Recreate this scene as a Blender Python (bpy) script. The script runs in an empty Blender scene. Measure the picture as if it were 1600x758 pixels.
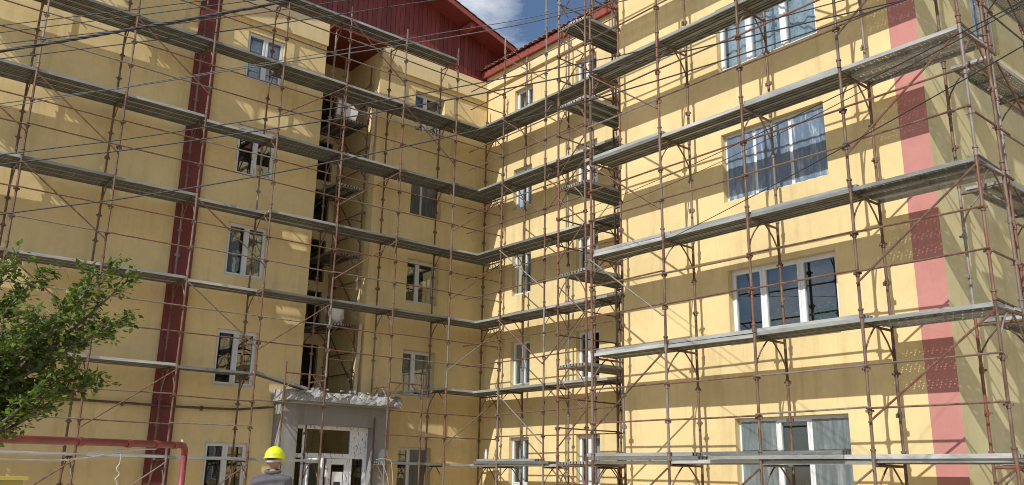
import bpy, bmesh, math, random
from mathutils import Vector, Matrix, Euler, Quaternion
random.seed(11)
sc = bpy.context.scene
COL = sc.collection

# ------------------------------------------------------------------ camera
CAM_H = 1.674
R0 = [(0.7681341, -0.6400551, 0.0173041), (0.1797587, 0.1896334, -0.9652595), (0.6145378, 0.7445594, 0.2607194)]
cam_d = bpy.data.cameras.new('camera')
cam = bpy.data.objects.new('camera', cam_d)
COL.objects.link(cam)
rt, dn, fw = [Vector(r) for r in R0]
m = Matrix.Identity(4)
for i in range(3):
    m[i][0], m[i][1], m[i][2] = rt[i], -dn[i], -fw[i]
m[2][3] = CAM_H
cam.matrix_world = m
cam_d.sensor_width = 36.0
cam_d.lens = 36.0 * 1355.34 / 1600.0
cam_d.clip_start, cam_d.clip_end = 0.05, 3000
sc.camera = cam

# ------------------------------------------------------------------ sky, sun, exposure
SUN = Vector((1.0, 0.32, -0.85)).normalized()          # direction the light travels
world = bpy.data.worlds.new('World')
sc.world = world
world.use_nodes = True
nt = world.node_tree
nt.nodes.clear()
sky = nt.nodes.new('ShaderNodeTexSky')
sky.sky_type = 'NISHITA'
sky.sun_disc = False
sky.sun_elevation = math.asin(-SUN.z)
sky.sun_rotation = math.atan2(-SUN.x, -SUN.y)
sky.air_density = 1.0
sky.dust_density = 0.5
sky.ozone_density = 3.0
tc = nt.nodes.new('ShaderNodeTexCoord')
mp = nt.nodes.new('ShaderNodeMapping')
mp.inputs['Scale'].default_value = (1.0, 1.0, 2.2)
mp.inputs['Location'].default_value = (0.35, 0.1, 0.0)
nz = nt.nodes.new('ShaderNodeTexNoise')
nz.inputs['Scale'].default_value = 2.6
nz.inputs['Detail'].default_value = 9
nz.inputs['Roughness'].default_value = 0.6
cr = nt.nodes.new('ShaderNodeValToRGB')
cr.color_ramp.elements[0].position = 0.44
cr.color_ramp.elements[1].position = 0.61
mx = nt.nodes.new('ShaderNodeMix')
mx.data_type = 'RGBA'
mx.inputs[7].default_value = (8.6, 8.9, 9.6, 1)
bg = nt.nodes.new('ShaderNodeBackground')
bg.inputs['Strength'].default_value = 0.095
out = nt.nodes.new('ShaderNodeOutputWorld')
L = nt.links
L.new(tc.outputs['Generated'], mp.inputs['Vector'])
L.new(mp.outputs[0], nz.inputs['Vector'])
L.new(nz.outputs['Fac'], cr.inputs[0])
L.new(cr.outputs[0], mx.inputs[0])
L.new(sky.outputs[0], mx.inputs[6])
L.new(mx.outputs[2], bg.inputs[0])
L.new(bg.outputs[0], out.inputs[0])

sun_d = bpy.data.lights.new('sun', 'SUN')
sun_d.energy = 4.0
sun_d.angle = math.radians(0.5)
sun_d.color = (1.0, 0.985, 0.95)
sun = bpy.data.objects.new('sun', sun_d)
COL.objects.link(sun)
sun.rotation_euler = SUN.to_track_quat('-Z', 'Y').to_euler()
sun.location = (-30, -10, 30)

sc.view_settings.view_transform = 'Standard'
sc.view_settings.look = 'None'
sc.view_settings.gamma = 1.0
sc.view_settings.exposure = 0.16
sc.view_settings.use_curve_mapping = False
sc.render.engine = 'CYCLES'
sc.cycles.filter_width = 1.0

# ------------------------------------------------------------------ materials
def new_mat(name):
    mt = bpy.data.materials.new(name)
    mt.use_nodes = True
    nt = mt.node_tree
    b = nt.nodes['Principled BSDF']
    return mt, nt, b

def noise(nt, scale, detail=4, rough=0.55, vec=None, dist=0.0):
    n = nt.nodes.new('ShaderNodeTexNoise')
    n.inputs['Scale'].default_value = scale
    n.inputs['Detail'].default_value = detail
    n.inputs['Roughness'].default_value = rough
    n.inputs['Distortion'].default_value = dist
    if vec is not None:
        nt.links.new(vec, n.inputs['Vector'])
    return n

def ramp(nt, fac, stops):
    r = nt.nodes.new('ShaderNodeValToRGB')
    el = r.color_ramp.elements
    while len(el) < len(stops):
        el.new(0.5)
    for e, (p, c) in zip(el, stops):
        e.position = p
        e.color = (*c, 1) if len(c) == 3 else c
    nt.links.new(fac, r.inputs[0])
    return r

def mixc(nt, fac, a, b, mode='MIX'):
    n = nt.nodes.new('ShaderNodeMix')
    n.data_type = 'RGBA'
    n.blend_type = mode
    for sock, v in ((n.inputs[0], fac), (n.inputs[6], a), (n.inputs[7], b)):
        if hasattr(v, 'links') or hasattr(v, 'is_linked'):
            nt.links.new(v, sock)
        elif isinstance(v, (int, float)):
            sock.default_value = v
        else:
            sock.default_value = (*v, 1)
    return n.outputs[2]

def bump(nt, b, height, strength, dist=0.01):
    bp = nt.nodes.new('ShaderNodeBump')
    bp.inputs['Strength'].default_value = strength
    bp.inputs['Distance'].default_value = dist
    nt.links.new(height, bp.inputs['Height'])
    nt.links.new(bp.outputs[0], b.inputs['Normal'])

def mapped(nt, scale):
    t = nt.nodes.new('ShaderNodeTexCoord')
    mpn = nt.nodes.new('ShaderNodeMapping')
    mpn.inputs['Scale'].default_value = scale
    nt.links.new(t.outputs['Object'], mpn.inputs['Vector'])
    return mpn.outputs[0]

def plaster(name, col, var=0.10, stain=0.12, rough=0.88):
    mt, nt, b = new_mat(name)
    o = mapped(nt, (1, 1, 1))
    n1 = noise(nt, 0.55, 5, 0.6, o)
    r1 = ramp(nt, n1.outputs['Fac'], [(0.3, tuple(c * (1 - var) for c in col)), (0.7, tuple(min(1, c * (1 + var * 0.6)) for c in col))])
    st = mapped(nt, (2.6, 2.6, 0.28))
    n2 = noise(nt, 1.6, 6, 0.65, st)
    r2 = ramp(nt, n2.outputs['Fac'], [(0.52, (1, 1, 1)), (0.78, (1 - stain, 1 - stain * 1.15, 1 - stain * 1.2))])
    c = mixc(nt, 1.0, r1.outputs[0], r2.outputs[0], 'MULTIPLY')
    n4 = noise(nt, 5.5, 6, 0.7, o)
    r4 = ramp(nt, n4.outputs['Fac'], [(0.42, (0.955, 0.95, 0.94)), (0.6, (1, 1, 1))])
    c = mixc(nt, 1.0, c, r4.outputs[0], 'MULTIPLY')
    sx = nt.nodes.new('ShaderNodeSeparateXYZ')
    nt.links.new(o, sx.inputs[0])
    ax = nt.nodes.new('ShaderNodeMath')
    nt.links.new(sx.outputs[0], ax.inputs[0])
    nt.links.new(sx.outputs[1], ax.inputs[1])
    cx = nt.nodes.new('ShaderNodeCombineXYZ')
    nt.links.new(ax.outputs[0], cx.inputs[0])
    nt.links.new(sx.outputs[2], cx.inputs[1])
    bk = nt.nodes.new('ShaderNodeTexBrick')
    bk.inputs['Scale'].default_value = 1.0
    bk.inputs['Brick Width'].default_value = 1.0
    bk.inputs['Row Height'].default_value = 0.5
    bk.inputs['Mortar Size'].default_value = 0.006
    bk.inputs['Mortar Smooth'].default_value = 1.0
    bk.inputs['Color1'].default_value = (0.955, 0.955, 0.95, 1)
    bk.inputs['Color2'].default_value = (1, 1, 1, 1)
    bk.inputs['Mortar'].default_value = (0.95, 0.945, 0.93, 1)
    nt.links.new(cx.outputs[0], bk.inputs['Vector'])
    c = mixc(nt, 0.55, c, mixc(nt, 1.0, c, bk.outputs['Color'], 'MULTIPLY'))
    nt.links.new(c, b.inputs['Base Color'])
    b.inputs['Roughness'].default_value = rough
    b.inputs['Specular IOR Level'].default_value = 0.25
    n3 = noise(nt, 160, 3, 0.6, o)
    n5 = noise(nt, 2.2, 3, 0.5, o)
    ad = nt.nodes.new('ShaderNodeMath')
    ad.operation = 'MULTIPLY_ADD'
    ad.inputs[1].default_value = 3.0
    nt.links.new(n5.outputs['Fac'], ad.inputs[0])
    nt.links.new(n3.outputs['Fac'], ad.inputs[2])
    bump(nt, b, ad.outputs[0], 0.35, 0.006)
    return mt

def simple(name, col, rough=0.6, metal=0.0, var=0.12, scale=8.0, bmp=0.0):
    mt, nt, b = new_mat(name)
    o = mapped(nt, (1, 1, 1))
    n = noise(nt, scale, 5, 0.6, o)
    r = ramp(nt, n.outputs['Fac'], [(0.3, tuple(c * (1 - var) for c in col)), (0.7, tuple(min(1, c * (1 + var)) for c in col))])
    nt.links.new(r.outputs[0], b.inputs['Base Color'])
    b.inputs['Roughness'].default_value = rough
    b.inputs['Metallic'].default_value = metal
    if bmp:
        bump(nt, b, n.outputs['Fac'], bmp, 0.01)
    return mt

M = {}
M['wall'] = plaster('yellow_render', (0.735, 0.575, 0.292), 0.12, 0.20)
M['frieze'] = plaster('cream_render', (0.745, 0.605, 0.345), 0.06, 0.1)
M['wall_end'] = plaster('pale_yellow_render', (0.70, 0.61, 0.345))
M['red_pink'] = plaster('rose_red_render', (0.50, 0.225, 0.195), 0.05, 0.06)
M['red_dark'] = plaster('burgundy_render', (0.185, 0.050, 0.048), 0.12, 0.2)
M['grey_plaster'] = plaster('grey_cement_render', (0.29, 0.282, 0.268), 0.2, 0.3)
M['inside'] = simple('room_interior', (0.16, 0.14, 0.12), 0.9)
M['pvc'] = simple('white_pvc', (0.66, 0.67, 0.67), 0.35, 0, 0.03)
M['sill'] = simple('white_painted_sill', (0.82, 0.82, 0.81), 0.5, 0, 0.04)
M['plaster_reveal'] = M['wall']

def rust_pipe():
    mt, nt, b = new_mat('rusty_painted_steel_tube')
    o = mapped(nt, (1, 1, 0.35))
    oi = nt.nodes.new('ShaderNodeObjectInfo')
    base = ramp(nt, oi.outputs['Random'], [(0.0, (0.095, 0.038, 0.020)), (0.25, (0.13, 0.058, 0.030)), (0.45, (0.075, 0.045, 0.033)), (0.62, (0.20, 0.062, 0.036)), (0.76, (0.13, 0.075, 0.050)), (0.88, (0.20, 0.18, 0.16)), (1.0, (0.27, 0.25, 0.23))])
    n = noise(nt, 9, 6, 0.7, o)
    wv = nt.nodes.new('ShaderNodeVectorMath')
    wv.operation = 'ADD'
    nt.links.new(o, wv.inputs[0])
    nt.links.new(oi.outputs['Location'], wv.inputs[1])
    nt.links.new(wv.outputs[0], n.inputs['Vector'])
    r = ramp(nt, n.outputs['Fac'], [(0.42, (0, 0, 0)), (0.62, (1, 1, 1))])
    c = mixc(nt, r.outputs[0], base.outputs[0], (0.185, 0.125, 0.085))
    n2 = noise(nt, 30, 4, 0.7, wv.outputs[0])
    r2 = ramp(nt, n2.outputs['Fac'], [(0.60, (0, 0, 0)), (0.72, (1, 1, 1))])
    c = mixc(nt, r2.outputs[0], c, (0.045, 0.022, 0.014))
    nt.links.new(c, b.inputs['Base Color'])
    b.inputs['Roughness'].default_value = 0.62
    b.inputs['Metallic'].default_value = 0.15
    return mt
M['tube'] = rust_pipe()

def plank_mat():
    mt, nt, b = new_mat('weathered_galvanised_plank')
    o = mapped(nt, (0.8, 6, 6))
    oi = nt.nodes.new('ShaderNodeObjectInfo')
    wv = nt.nodes.new('ShaderNodeVectorMath')
    wv.operation = 'ADD'
    nt.links.new(o, wv.inputs[0])
    nt.links.new(oi.outputs['Location'], wv.inputs[1])
    base = ramp(nt, oi.outputs['Random'], [(0.0, (0.17, 0.175, 0.17)), (0.3, (0.30, 0.31, 0.30)), (0.7, (0.42, 0.43, 0.42)), (1.0, (0.58, 0.58, 0.56))])
    n = noise(nt, 2.2, 6, 0.65, wv.outputs[0])
    r = ramp(nt, n.outputs['Fac'], [(0.35, (0.68, 0.68, 0.66)), (0.65, (1.08, 1.08, 1.06))])
    c = mixc(nt, 1.0, base.outputs[0], r.outputs[0], 'MULTIPLY')
    n2 = noise(nt, 14, 4, 0.7, wv.outputs[0])
    r2 = ramp(nt, n2.outputs['Fac'], [(0.58, (0, 0, 0)), (0.72, (0.8, 0.8, 0.8))])
    c = mixc(nt, r2.outputs[0], c, (0.52, 0.50, 0.46))
    nt.links.new(c, b.inputs['Base Color'])
    b.inputs['Roughness'].default_value = 0.55
    b.inputs['Metallic'].default_value = 0.35
    return mt
M['plank'] = plank_mat()
M['plank_sheet'] = simple('dark_plank_underside', (0.14, 0.14, 0.125), 0.65, 0.15, 0.35, 5)  # underside sheet and ribs, coloured darker than the plank flanges

def glass(name, ior=1.7, tint=(0.80, 0.86, 0.88), rough=0.0):
    mt, nt, b = new_mat(name)
    nt.nodes.remove(b)
    lw = nt.nodes.new('ShaderNodeLayerWeight')      # Schlick reflectance, the same from both sides
    lw.inputs['Blend'].default_value = 0.5
    pw = nt.nodes.new('ShaderNodeMath')
    pw.operation = 'POWER'
    pw.inputs[1].default_value = 5.0
    nt.links.new(lw.outputs['Facing'], pw.inputs[0])
    f0 = ((ior - 1) / (ior + 1)) ** 2 * 1.4
    fr = nt.nodes.new('ShaderNodeMath')
    fr.operation = 'MULTIPLY_ADD'
    fr.inputs[1].default_value = 1 - f0
    fr.inputs[2].default_value = f0
    nt.links.new(pw.outputs[0], fr.inputs[0])
    n = noise(nt, 1.3, 2, 0.5, mapped(nt, (1, 1, 1)))
    bp = nt.nodes.new('ShaderNodeBump')
    bp.inputs['Strength'].default_value = 0.05
    bp.inputs['Distance'].default_value = 0.05
    nt.links.new(n.outputs['Fac'], bp.inputs['Height'])
    gl = nt.nodes.new('ShaderNodeBsdfGlossy')
    gl.inputs['Roughness'].default_value = rough
    nt.links.new(bp.outputs[0], gl.inputs['Normal'])
    tr = nt.nodes.new('ShaderNodeBsdfTransparent')
    tr.inputs[0].default_value = (*tint, 1)
    mxs = nt.nodes.new('ShaderNodeMixShader')
    nt.links.new(fr.outputs[0], mxs.inputs[0])
    nt.links.new(tr.outputs[0], mxs.inputs[1])
    nt.links.new(gl.outputs[0], mxs.inputs[2])
    nt.links.new(mxs.outputs[0], nt.nodes['Material Output'].inputs[0])
    return mt
M['glass'] = glass('window_glass', 1.85)
M['glass_dark'] = glass('dark_stair_glass', 1.5, (0.4, 0.42, 0.42))

def film(name, col, dirt):
    mt, nt, b = new_mat(name)
    o = mapped(nt, (5, 5, 0.9))
    n = noise(nt, 1.6, 7, 0.7, o, 0.4)
    r = ramp(nt, n.outputs['Fac'], [(0.36, col), (0.52, tuple(c * 1.35 for c in col)), (0.68, dirt)])
    nt.links.new(r.outputs[0], b.inputs['Base Color'])
    b.inputs['Roughness'].default_value = 0.28
    b.inputs['Specular IOR Level'].default_value = 0.7
    n2 = noise(nt, 5, 4, 0.6, mapped(nt, (1, 1, 0.5)))
    bump(nt, b, n2.outputs['Fac'], 0.5, 0.03)
    return mt
M['film_blue'] = film('dusty_blue_protective_film', (0.10, 0.135, 0.19), (0.42, 0.48, 0.54))
M['film_green'] = film('grey_green_protective_film', (0.105, 0.125, 0.125), (0.24, 0.27, 0.27))
M['film_dusk'] = film('smoky_protective_film', (0.075, 0.08, 0.085), (0.17, 0.17, 0.165))

def curtain_mat(name, col):
    mt, nt, b = new_mat(name)
    o = mapped(nt, (1, 1, 1))
    v = nt.nodes.new('ShaderNodeTexVoronoi')
    v.inputs['Scale'].default_value = 14
    nt.links.new(o, v.inputs['Vector'])
    r = ramp(nt, v.outputs['Distance'], [(0.15, tuple(c * 0.72 for c in col)), (0.5, col)])
    nt.links.new(r.outputs[0], b.inputs['Base Color'])
    b.inputs['Roughness'].default_value = 0.9
    return mt
M['lace'] = curtain_mat('pale_lace_curtain', (0.62, 0.64, 0.66))
M['curtain'] = curtain_mat('grey_curtain', (0.42, 0.42, 0.40))

def foil_pvc():
    mt, nt, b = new_mat('pvc_with_printed_foil')
    o = mapped(nt, (16, 16, 5))
    n = noise(nt, 1.8, 2, 0.5, o)
    r = ramp(nt, n.outputs['Fac'], [(0.54, (0.72, 0.73, 0.73)), (0.60, (0.72, 0.73, 0.73)), (0.64, (0.22, 0.23, 0.26))])
    nt.links.new(r.outputs[0], b.inputs['Base Color'])
    b.inputs['Roughness'].default_value = 0.4
    return mt
M['foil'] = foil_pvc()

def boards_mat():
    mt, nt, b = new_mat('dark_red_painted_boards')
    oi = nt.nodes.new('ShaderNodeObjectInfo')
    base = ramp(nt, oi.outputs['Random'], [(0, (0.14, 0.022, 0.016)), (0.5, (0.175, 0.028, 0.020)), (1, (0.215, 0.038, 0.028))])
    n = noise(nt, 2.5, 6, 0.65, mapped(nt, (9, 9, 0.7)))
    r = ramp(nt, n.outputs['Fac'], [(0.3, (0.72, 0.7, 0.68)), (0.7, (1.1, 1.1, 1.1))])
    c = mixc(nt, 1.0, base.outputs[0], r.outputs[0], 'MULTIPLY')
    nt.links.new(c, b.inputs['Base Color'])
    b.inputs['Roughness'].default_value = 0.55
    bump(nt, b, n.outputs['Fac'], 0.3, 0.004)
    return mt
M['boards'] = boards_mat()
M['red_trim'] = simple('red_painted_fascia', (0.25, 0.060, 0.042), 0.55, 0, 0.2, 5)

def tile_mat():
    mt, nt, b = new_mat('weathered_roof_tile')
    oi = nt.nodes.new('ShaderNodeObjectInfo')
    base = ramp(nt, oi.outputs['Random'], [(0, (0.22, 0.08, 0.06)), (0.5, (0.34, 0.13, 0.095)), (1, (0.42, 0.20, 0.155))])
    n = noise(nt, 14, 5, 0.7, mapped(nt, (1, 1, 1)))
    r = ramp(nt, n.outputs['Fac'], [(0.3, (0.6, 0.6, 0.6)), (0.7, (1.15, 1.15, 1.15))])
    nt.links.new(mixc(nt, 1.0, base.outputs[0], r.outputs[0], 'MULTIPLY'), b.inputs['Base Color'])
    b.inputs['Roughness'].default_value = 0.8
    return mt
M['tile'] = tile_mat()
M['concrete'] = simple('broken_concrete', (0.33, 0.325, 0.305), 0.95, 0, 0.5, 26, 0.9)
M['concrete_dark'] = simple('old_concrete', (0.29, 0.275, 0.25), 0.95, 0, 0.3, 9, 0.4)
M['ground'] = simple('dusty_yard_ground', (0.46, 0.37, 0.25), 0.95, 0, 0.3, 0.8, 0.3)
M['pave'] = simple('concrete_pavement', (0.47, 0.40, 0.30), 0.95, 0, 0.2, 2.5, 0.3)
M['gas'] = simple('red_painted_gas_pipe', (0.23, 0.045, 0.045), 0.42, 0, 0.22, 6)
M['white_cord'] = simple('white_plastic_cord', (0.52, 0.51, 0.49), 0.5, 0, 0.08)
M['wire'] = simple('black_cable_sheath', (0.022, 0.022, 0.024), 0.55, 0, 0.2)
M['wire_grey'] = simple('grey_weathered_cable', (0.075, 0.075, 0.078), 0.6, 0, 0.2)
M['plastic_white'] = simple('white_polythene', (0.74, 0.73, 0.70), 0.45, 0, 0.1, 7, 0.6)
M['yellow_box'] = simple('yellow_painted_metal', (0.45, 0.36, 0.08), 0.5, 0, 0.1)
M['yellow_frp'] = simple('yellow_fibreglass', (0.72, 0.58, 0.02), 0.4, 0, 0.1)
M['dark_rubber'] = simple('dark_fittings', (0.03, 0.03, 0.03), 0.6)
M['conduit'] = simple('rusty_brown_conduit', (0.10, 0.065, 0.05), 0.7, 0, 0.4, 12)
M['wood'] = simple('pale_timber_board', (0.55, 0.46, 0.30), 0.8, 0, 0.2, 9)
M['hat'] = simple('yellow_green_hard_hat', (0.66, 0.72, 0.02), 0.38, 0, 0.12, 30)
M['jacket'] = simple('dark_grey_jacket', (0.10, 0.092, 0.098), 0.9, 0, 0.18, 14, 0.4)
M['trousers'] = simple('dark_blue_trousers', (0.05, 0.06, 0.09), 0.9, 0, 0.2, 10)
M['skin'] = simple('tanned_skin', (0.42, 0.235, 0.16), 0.55, 0, 0.06)
M['hair'] = simple('dark_short_hair', (0.05, 0.035, 0.03), 0.8)
M['boot'] = simple('black_work_boots', (0.03, 0.028, 0.026), 0.7)
M['pot'] = simple('terracotta_pot', (0.42, 0.16, 0.09), 0.8)

def leaf_mat():
    mt, nt, b = new_mat('green_leaves')
    g = nt.nodes.new('ShaderNodeNewGeometry')
    r = ramp(nt, g.outputs['Random Per Island'], [(0, (0.045, 0.085, 0.012)), (0.45, (0.10, 0.165, 0.022)), (0.8, (0.17, 0.245, 0.034)), (1, (0.26, 0.31, 0.055))])
    nt.links.new(r.outputs[0], b.inputs['Base Color'])
    b.inputs['Roughness'].default_value = 0.45
    tl = nt.nodes.new('ShaderNodeBsdfTranslucent')
    nt.links.new(r.outputs[0], tl.inputs[0])
    ms = nt.nodes.new('ShaderNodeMixShader')
    ms.inputs[0].default_value = 0.42
    nt.links.new(b.outputs[0], ms.inputs[1])
    nt.links.new(tl.outputs[0], ms.inputs[2])
    nt.links.new(ms.outputs[0], nt.nodes['Material Output'].inputs[0])
    return mt
M['leaf'] = leaf_mat()
M['bark'] = simple('grey_brown_bark', (0.13, 0.105, 0.08), 0.9, 0, 0.3, 15, 0.6)

# ------------------------------------------------------------------ mesh helpers
class MB:
    """collects vertices and faces for one mesh"""
    def __init__(s):
        s.v, s.f = [], []
    def quad(s, a, b, c, d):
        n = len(s.v)
        s.v += [tuple(a), tuple(b), tuple(c), tuple(d)]
        s.f.append((n, n + 1, n + 2, n + 3))
    def poly(s, pts):
        n = len(s.v)
        s.v += [tuple(p) for p in pts]
        s.f.append(tuple(range(n, n + len(pts))))
    def box(s, x0, x1, y0, y1, z0, z1):
        n = len(s.v)
        s.v += [(x0, y0, z0), (x1, y0, z0), (x1, y1, z0), (x0, y1, z0), (x0, y0, z1), (x1, y0, z1), (x1, y1, z1), (x0, y1, z1)]
        for f in ((0, 3, 2, 1), (4, 5, 6, 7), (0, 1, 5, 4), (1, 2, 6, 5), (2, 3, 7, 6), (3, 0, 4, 7)):
            s.f.append(tuple(n + i for i in f))
    def tube(s, pts, r, seg=8, cap=True):
        """tube along a polyline; r a number or a list"""
        pts = [Vector(p) for p in pts]
        rs = r if isinstance(r, (list, tuple)) else [r] * len(pts)
        n0 = len(s.v)
        ref = None
        for i, p in enumerate(pts):
            d = (pts[min(i + 1, len(pts) - 1)] - pts[max(i - 1, 0)])
            d.normalize()
            if ref is None:
                ref = Vector((0, 0, 1)) if abs(d.z) < 0.9 else Vector((1, 0, 0))
            u = d.cross(ref).normalized()
            w = d.cross(u).normalized()
            ref = -w if False else ref
            for k in range(seg):
                a = 2 * math.pi * k / seg
                s.v.append(tuple(p + (u * math.cos(a) + w * math.sin(a)) * rs[i]))
        for i in range(len(pts) - 1):
            for k in range(seg):
                a, b = n0 + i * seg + k, n0 + i * seg + (k + 1) % seg
                s.f.append((a, a + seg, b + seg, b))
        if cap:
            s.f.append(tuple(n0 + k for k in range(seg)))
            s.f.append(tuple(n0 + (len(pts) - 1) * seg + k for k in reversed(range(seg))))
    def prism(s, prof, x0, x1):
        """closed profile of (y, z) points extruded along x"""
        n = len(s.v)
        k = len(prof)
        s.v += [(x0, y, z) for y, z in prof] + [(x1, y, z) for y, z in prof]
        for i in range(k):
            j = (i + 1) % k
            s.f.append((n + i, n + j, n + k + j, n + k + i))
        s.f.append(tuple(n + i for i in reversed(range(k))))
        s.f.append(tuple(n + k + i for i in range(k)))
    def mesh(s, name, mat, smooth=False, fix=True):
        me = bpy.data.meshes.new(name)
        me.from_pydata(s.v, [], s.f)
        if fix:
            bm = bmesh.new()
            bm.from_mesh(me)
            bmesh.ops.recalc_face_normals(bm, faces=bm.faces)
            bm.to_mesh(me)
            bm.free()
        if mat:
            me.materials.append(M[mat] if isinstance(mat, str) else mat)
        if smooth:
            for p in me.polygons:
                p.use_smooth = True
        me.update()
        return me
    def build(s, name, mat, parent=None, smooth=False, mw=None, fix=True):
        return place(name, s.mesh(name, mat, smooth, fix), parent, mw)

def place(name, me, parent=None, mw=None):
    o = bpy.data.objects.new(name, me)
    COL.objects.link(o)
    if parent is not None:
        o.parent = parent
    if mw is not None:
        o.matrix_local = mw
    return o

def thing(name, label, cat, loc=(0, 0, 0), group=None):
    o = bpy.data.objects.new(name, None)
    COL.objects.link(o)
    o.location = loc
    o.empty_display_size = 0.2
    tag(o, label, cat, group)
    return o

def tag(o, label, cat, group=None, kind=None):
    if label: o['label'] = label
    if cat: o['category'] = cat
    if group: o['group'] = group
    if kind: o['kind'] = kind
    return o

def basis(o, a, b, c):
    mt = Matrix.Identity(4)
    for i in range(3):
        mt[i][0], mt[i][1], mt[i][2], mt[i][3] = a[i], b[i], c[i], o[i]
    return mt

def ray(u, v):
    """direction in the world of a point of the 1600 x 758 photograph"""
    a = (u - 800) / 1355.34
    b = (v - 379) / 1355.34
    return rt * a + dn * b + fw

def at_y(u, v, y):
    d = ray(u, v)
    return d * (y / d.y) + Vector((0, 0, CAM_H))

def at_d(u, v, dist):
    d = ray(u, v)
    return d * (dist / math.hypot(d.x, d.y)) + Vector((0, 0, CAM_H))

# ------------------------------------------------------------------ ground
g = MB()
g.quad((-600, -600, 0), (600, -600, 0), (600, 600, 0), (-600, 600, 0))
tag(g.build('ground', 'ground'), None, None, kind='structure')
pv = MB()
pv.prism([(17.0, 0.004), (17.0, 0.11), (17.03, 0.14), (20.84, 0.14), (20.84, 0.004)], -2.5, 14.0)
tag(pv.build('pavement', 'pave'), None, None, kind='structure')
pv = MB()
pv.box(3.2, 7.2, 8.2, 12.6, 0.004, 0.14)
tag(pv.build('path', 'pave'), None, None, kind='structure')

# ------------------------------------------------------------------ the building
YW, XM, XB, YC, YE = 20.85, 16.05, 13.05, 12.2, 5.6      # wall planes
bld = thing('apartment_building', 'yellow rendered five storey apartment block with red gable boards, under renovation', 'building', (0, 0, 0))

def facade(name, mat, P, u0, u1, v0, v1, holes, depth, parent=None):
    """wall sheet with openings and reveals. P(u, v, n) -> world, n>0 outward"""
    us = sorted({u0, u1, *[h[0] for h in holes], *[h[1] for h in holes]})
    vs = sorted({v0, v1, *[h[2] for h in holes], *[h[3] for h in holes]})
    mb = MB()
    for i in range(len(us) - 1):
        for j in range(len(vs) - 1):
            cu, cv = (us[i] + us[i + 1]) / 2, (vs[j] + vs[j + 1]) / 2
            if any(h[0] < cu < h[1] and h[2] < cv < h[3] for h in holes):
                continue
            mb.quad(P(us[i], vs[j], 0), P(us[i + 1], vs[j], 0), P(us[i + 1], vs[j + 1], 0), P(us[i], vs[j + 1], 0))
    for h in holes:
        if len(h) > 4 and not h[4]:
            continue
        a, b, c, d = h[:4]
        for (p, q) in (((a, c), (b, c)), ((b, c), (b, d)), ((b, d), (a, d)), ((a, d), (a, c))):
            mb.quad(P(p[0], p[1], 0), P(q[0], q[1], 0), P(q[0], q[1], -depth), P(p[0], p[1], -depth))
    return mb.build(name, mat, parent or bld, fix=False)

PL = lambda u, v, n: (u, YW - n, v)           # left wing, faces the camera
PM = lambda u, v, n: (XM - n, u, v)           # recessed wall of the right wing
PB = lambda u, v, n: (XB - n, u, v)           # projecting right block
PE = lambda u, v, n: (u, YE - n, v)           # end wall

L_A = [(7.90, 8.95, t - 1.37, t) for t in (2.35, 5.07, 7.80, 10.47, 13.15)]
L_B = [(13.28, 14.38, t - 1.30, t) for t in (2.42, 5.12, 7.79, 10.45, 13.10)]
M_1 = [(18.57, 19.42, t - 1.30, t) for t in (2.75, 5.47, 8.12, 10.78, 13.42)]
M_2 = [(15.82, 16.68, t - 1.30, t) for t in (2.75, 5.47, 8.12, 10.78, 13.42)]
B_1 = [(7.35, 9.52, t - 1.37, t) for t in (2.74, 5.43, 8.12, 10.81, 13.5)]
E_1 = [(15.35, 16.45, 9.45, 10.8)]
REC = (10.2, 12.0, 3.72, 14.0, False)          # stair recess
DOOR = (9.95, 12.05, 0.14, 3.2, False)
L_C = [(1.05, 2.16, t - 1.37, t) for t in (2.35, 5.07, 7.80, 10.47, 13.15)]
facade('wall', 'wall', PL, -2.5, XM, 0.0, 14.15, L_A + L_B + L_C + [REC, DOOR], 0.30)
facade('wall', 'wall', PM, YC, YW, 0.0, 14.45, M_1 + M_2, 0.22)
facade('wall', 'wall', PB, 6.06, YC, 0.0, 14.45, B_1, 0.26)
facade('wall', 'wall_end', PE, XB, 27.0, 0.0, 14.45, E_1, 0.2)
mb = MB()
mb.quad((XB, YC, 0), (XM, YC, 0), (XM, YC, 14.45), (XB, YC, 14.45))
mb.build('wall', 'wall', bld, fix=False)
mb = MB()
mb.quad((27, YE, 0), (27, 34, 0), (27, 34, 14.45), (27, YE, 14.45))
mb.quad((27, 34, 0), (-2.5, 34, 0), (-2.5, 34, 14.45), (27, 34, 14.45))
mb.quad((-2.5, 34, 0), (-2.5, YW, 0), (-2.5, YW, 14.15), (-2.5, 34, 14.45))
mb.build('wall', 'wall', bld, fix=False)
# rooms behind the windows: a dark inner partition with floor slabs
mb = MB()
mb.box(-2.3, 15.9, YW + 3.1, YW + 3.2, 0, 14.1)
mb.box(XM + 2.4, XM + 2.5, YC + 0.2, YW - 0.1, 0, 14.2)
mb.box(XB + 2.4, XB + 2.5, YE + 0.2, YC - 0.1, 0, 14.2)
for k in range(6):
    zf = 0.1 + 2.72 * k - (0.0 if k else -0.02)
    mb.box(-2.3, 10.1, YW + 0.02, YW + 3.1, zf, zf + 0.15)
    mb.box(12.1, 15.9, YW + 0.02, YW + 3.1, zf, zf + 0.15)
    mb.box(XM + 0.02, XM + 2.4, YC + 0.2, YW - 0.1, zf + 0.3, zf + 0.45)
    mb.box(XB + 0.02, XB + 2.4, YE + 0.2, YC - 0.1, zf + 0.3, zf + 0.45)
mb.build('inner_partition', 'inside', bld)

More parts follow.
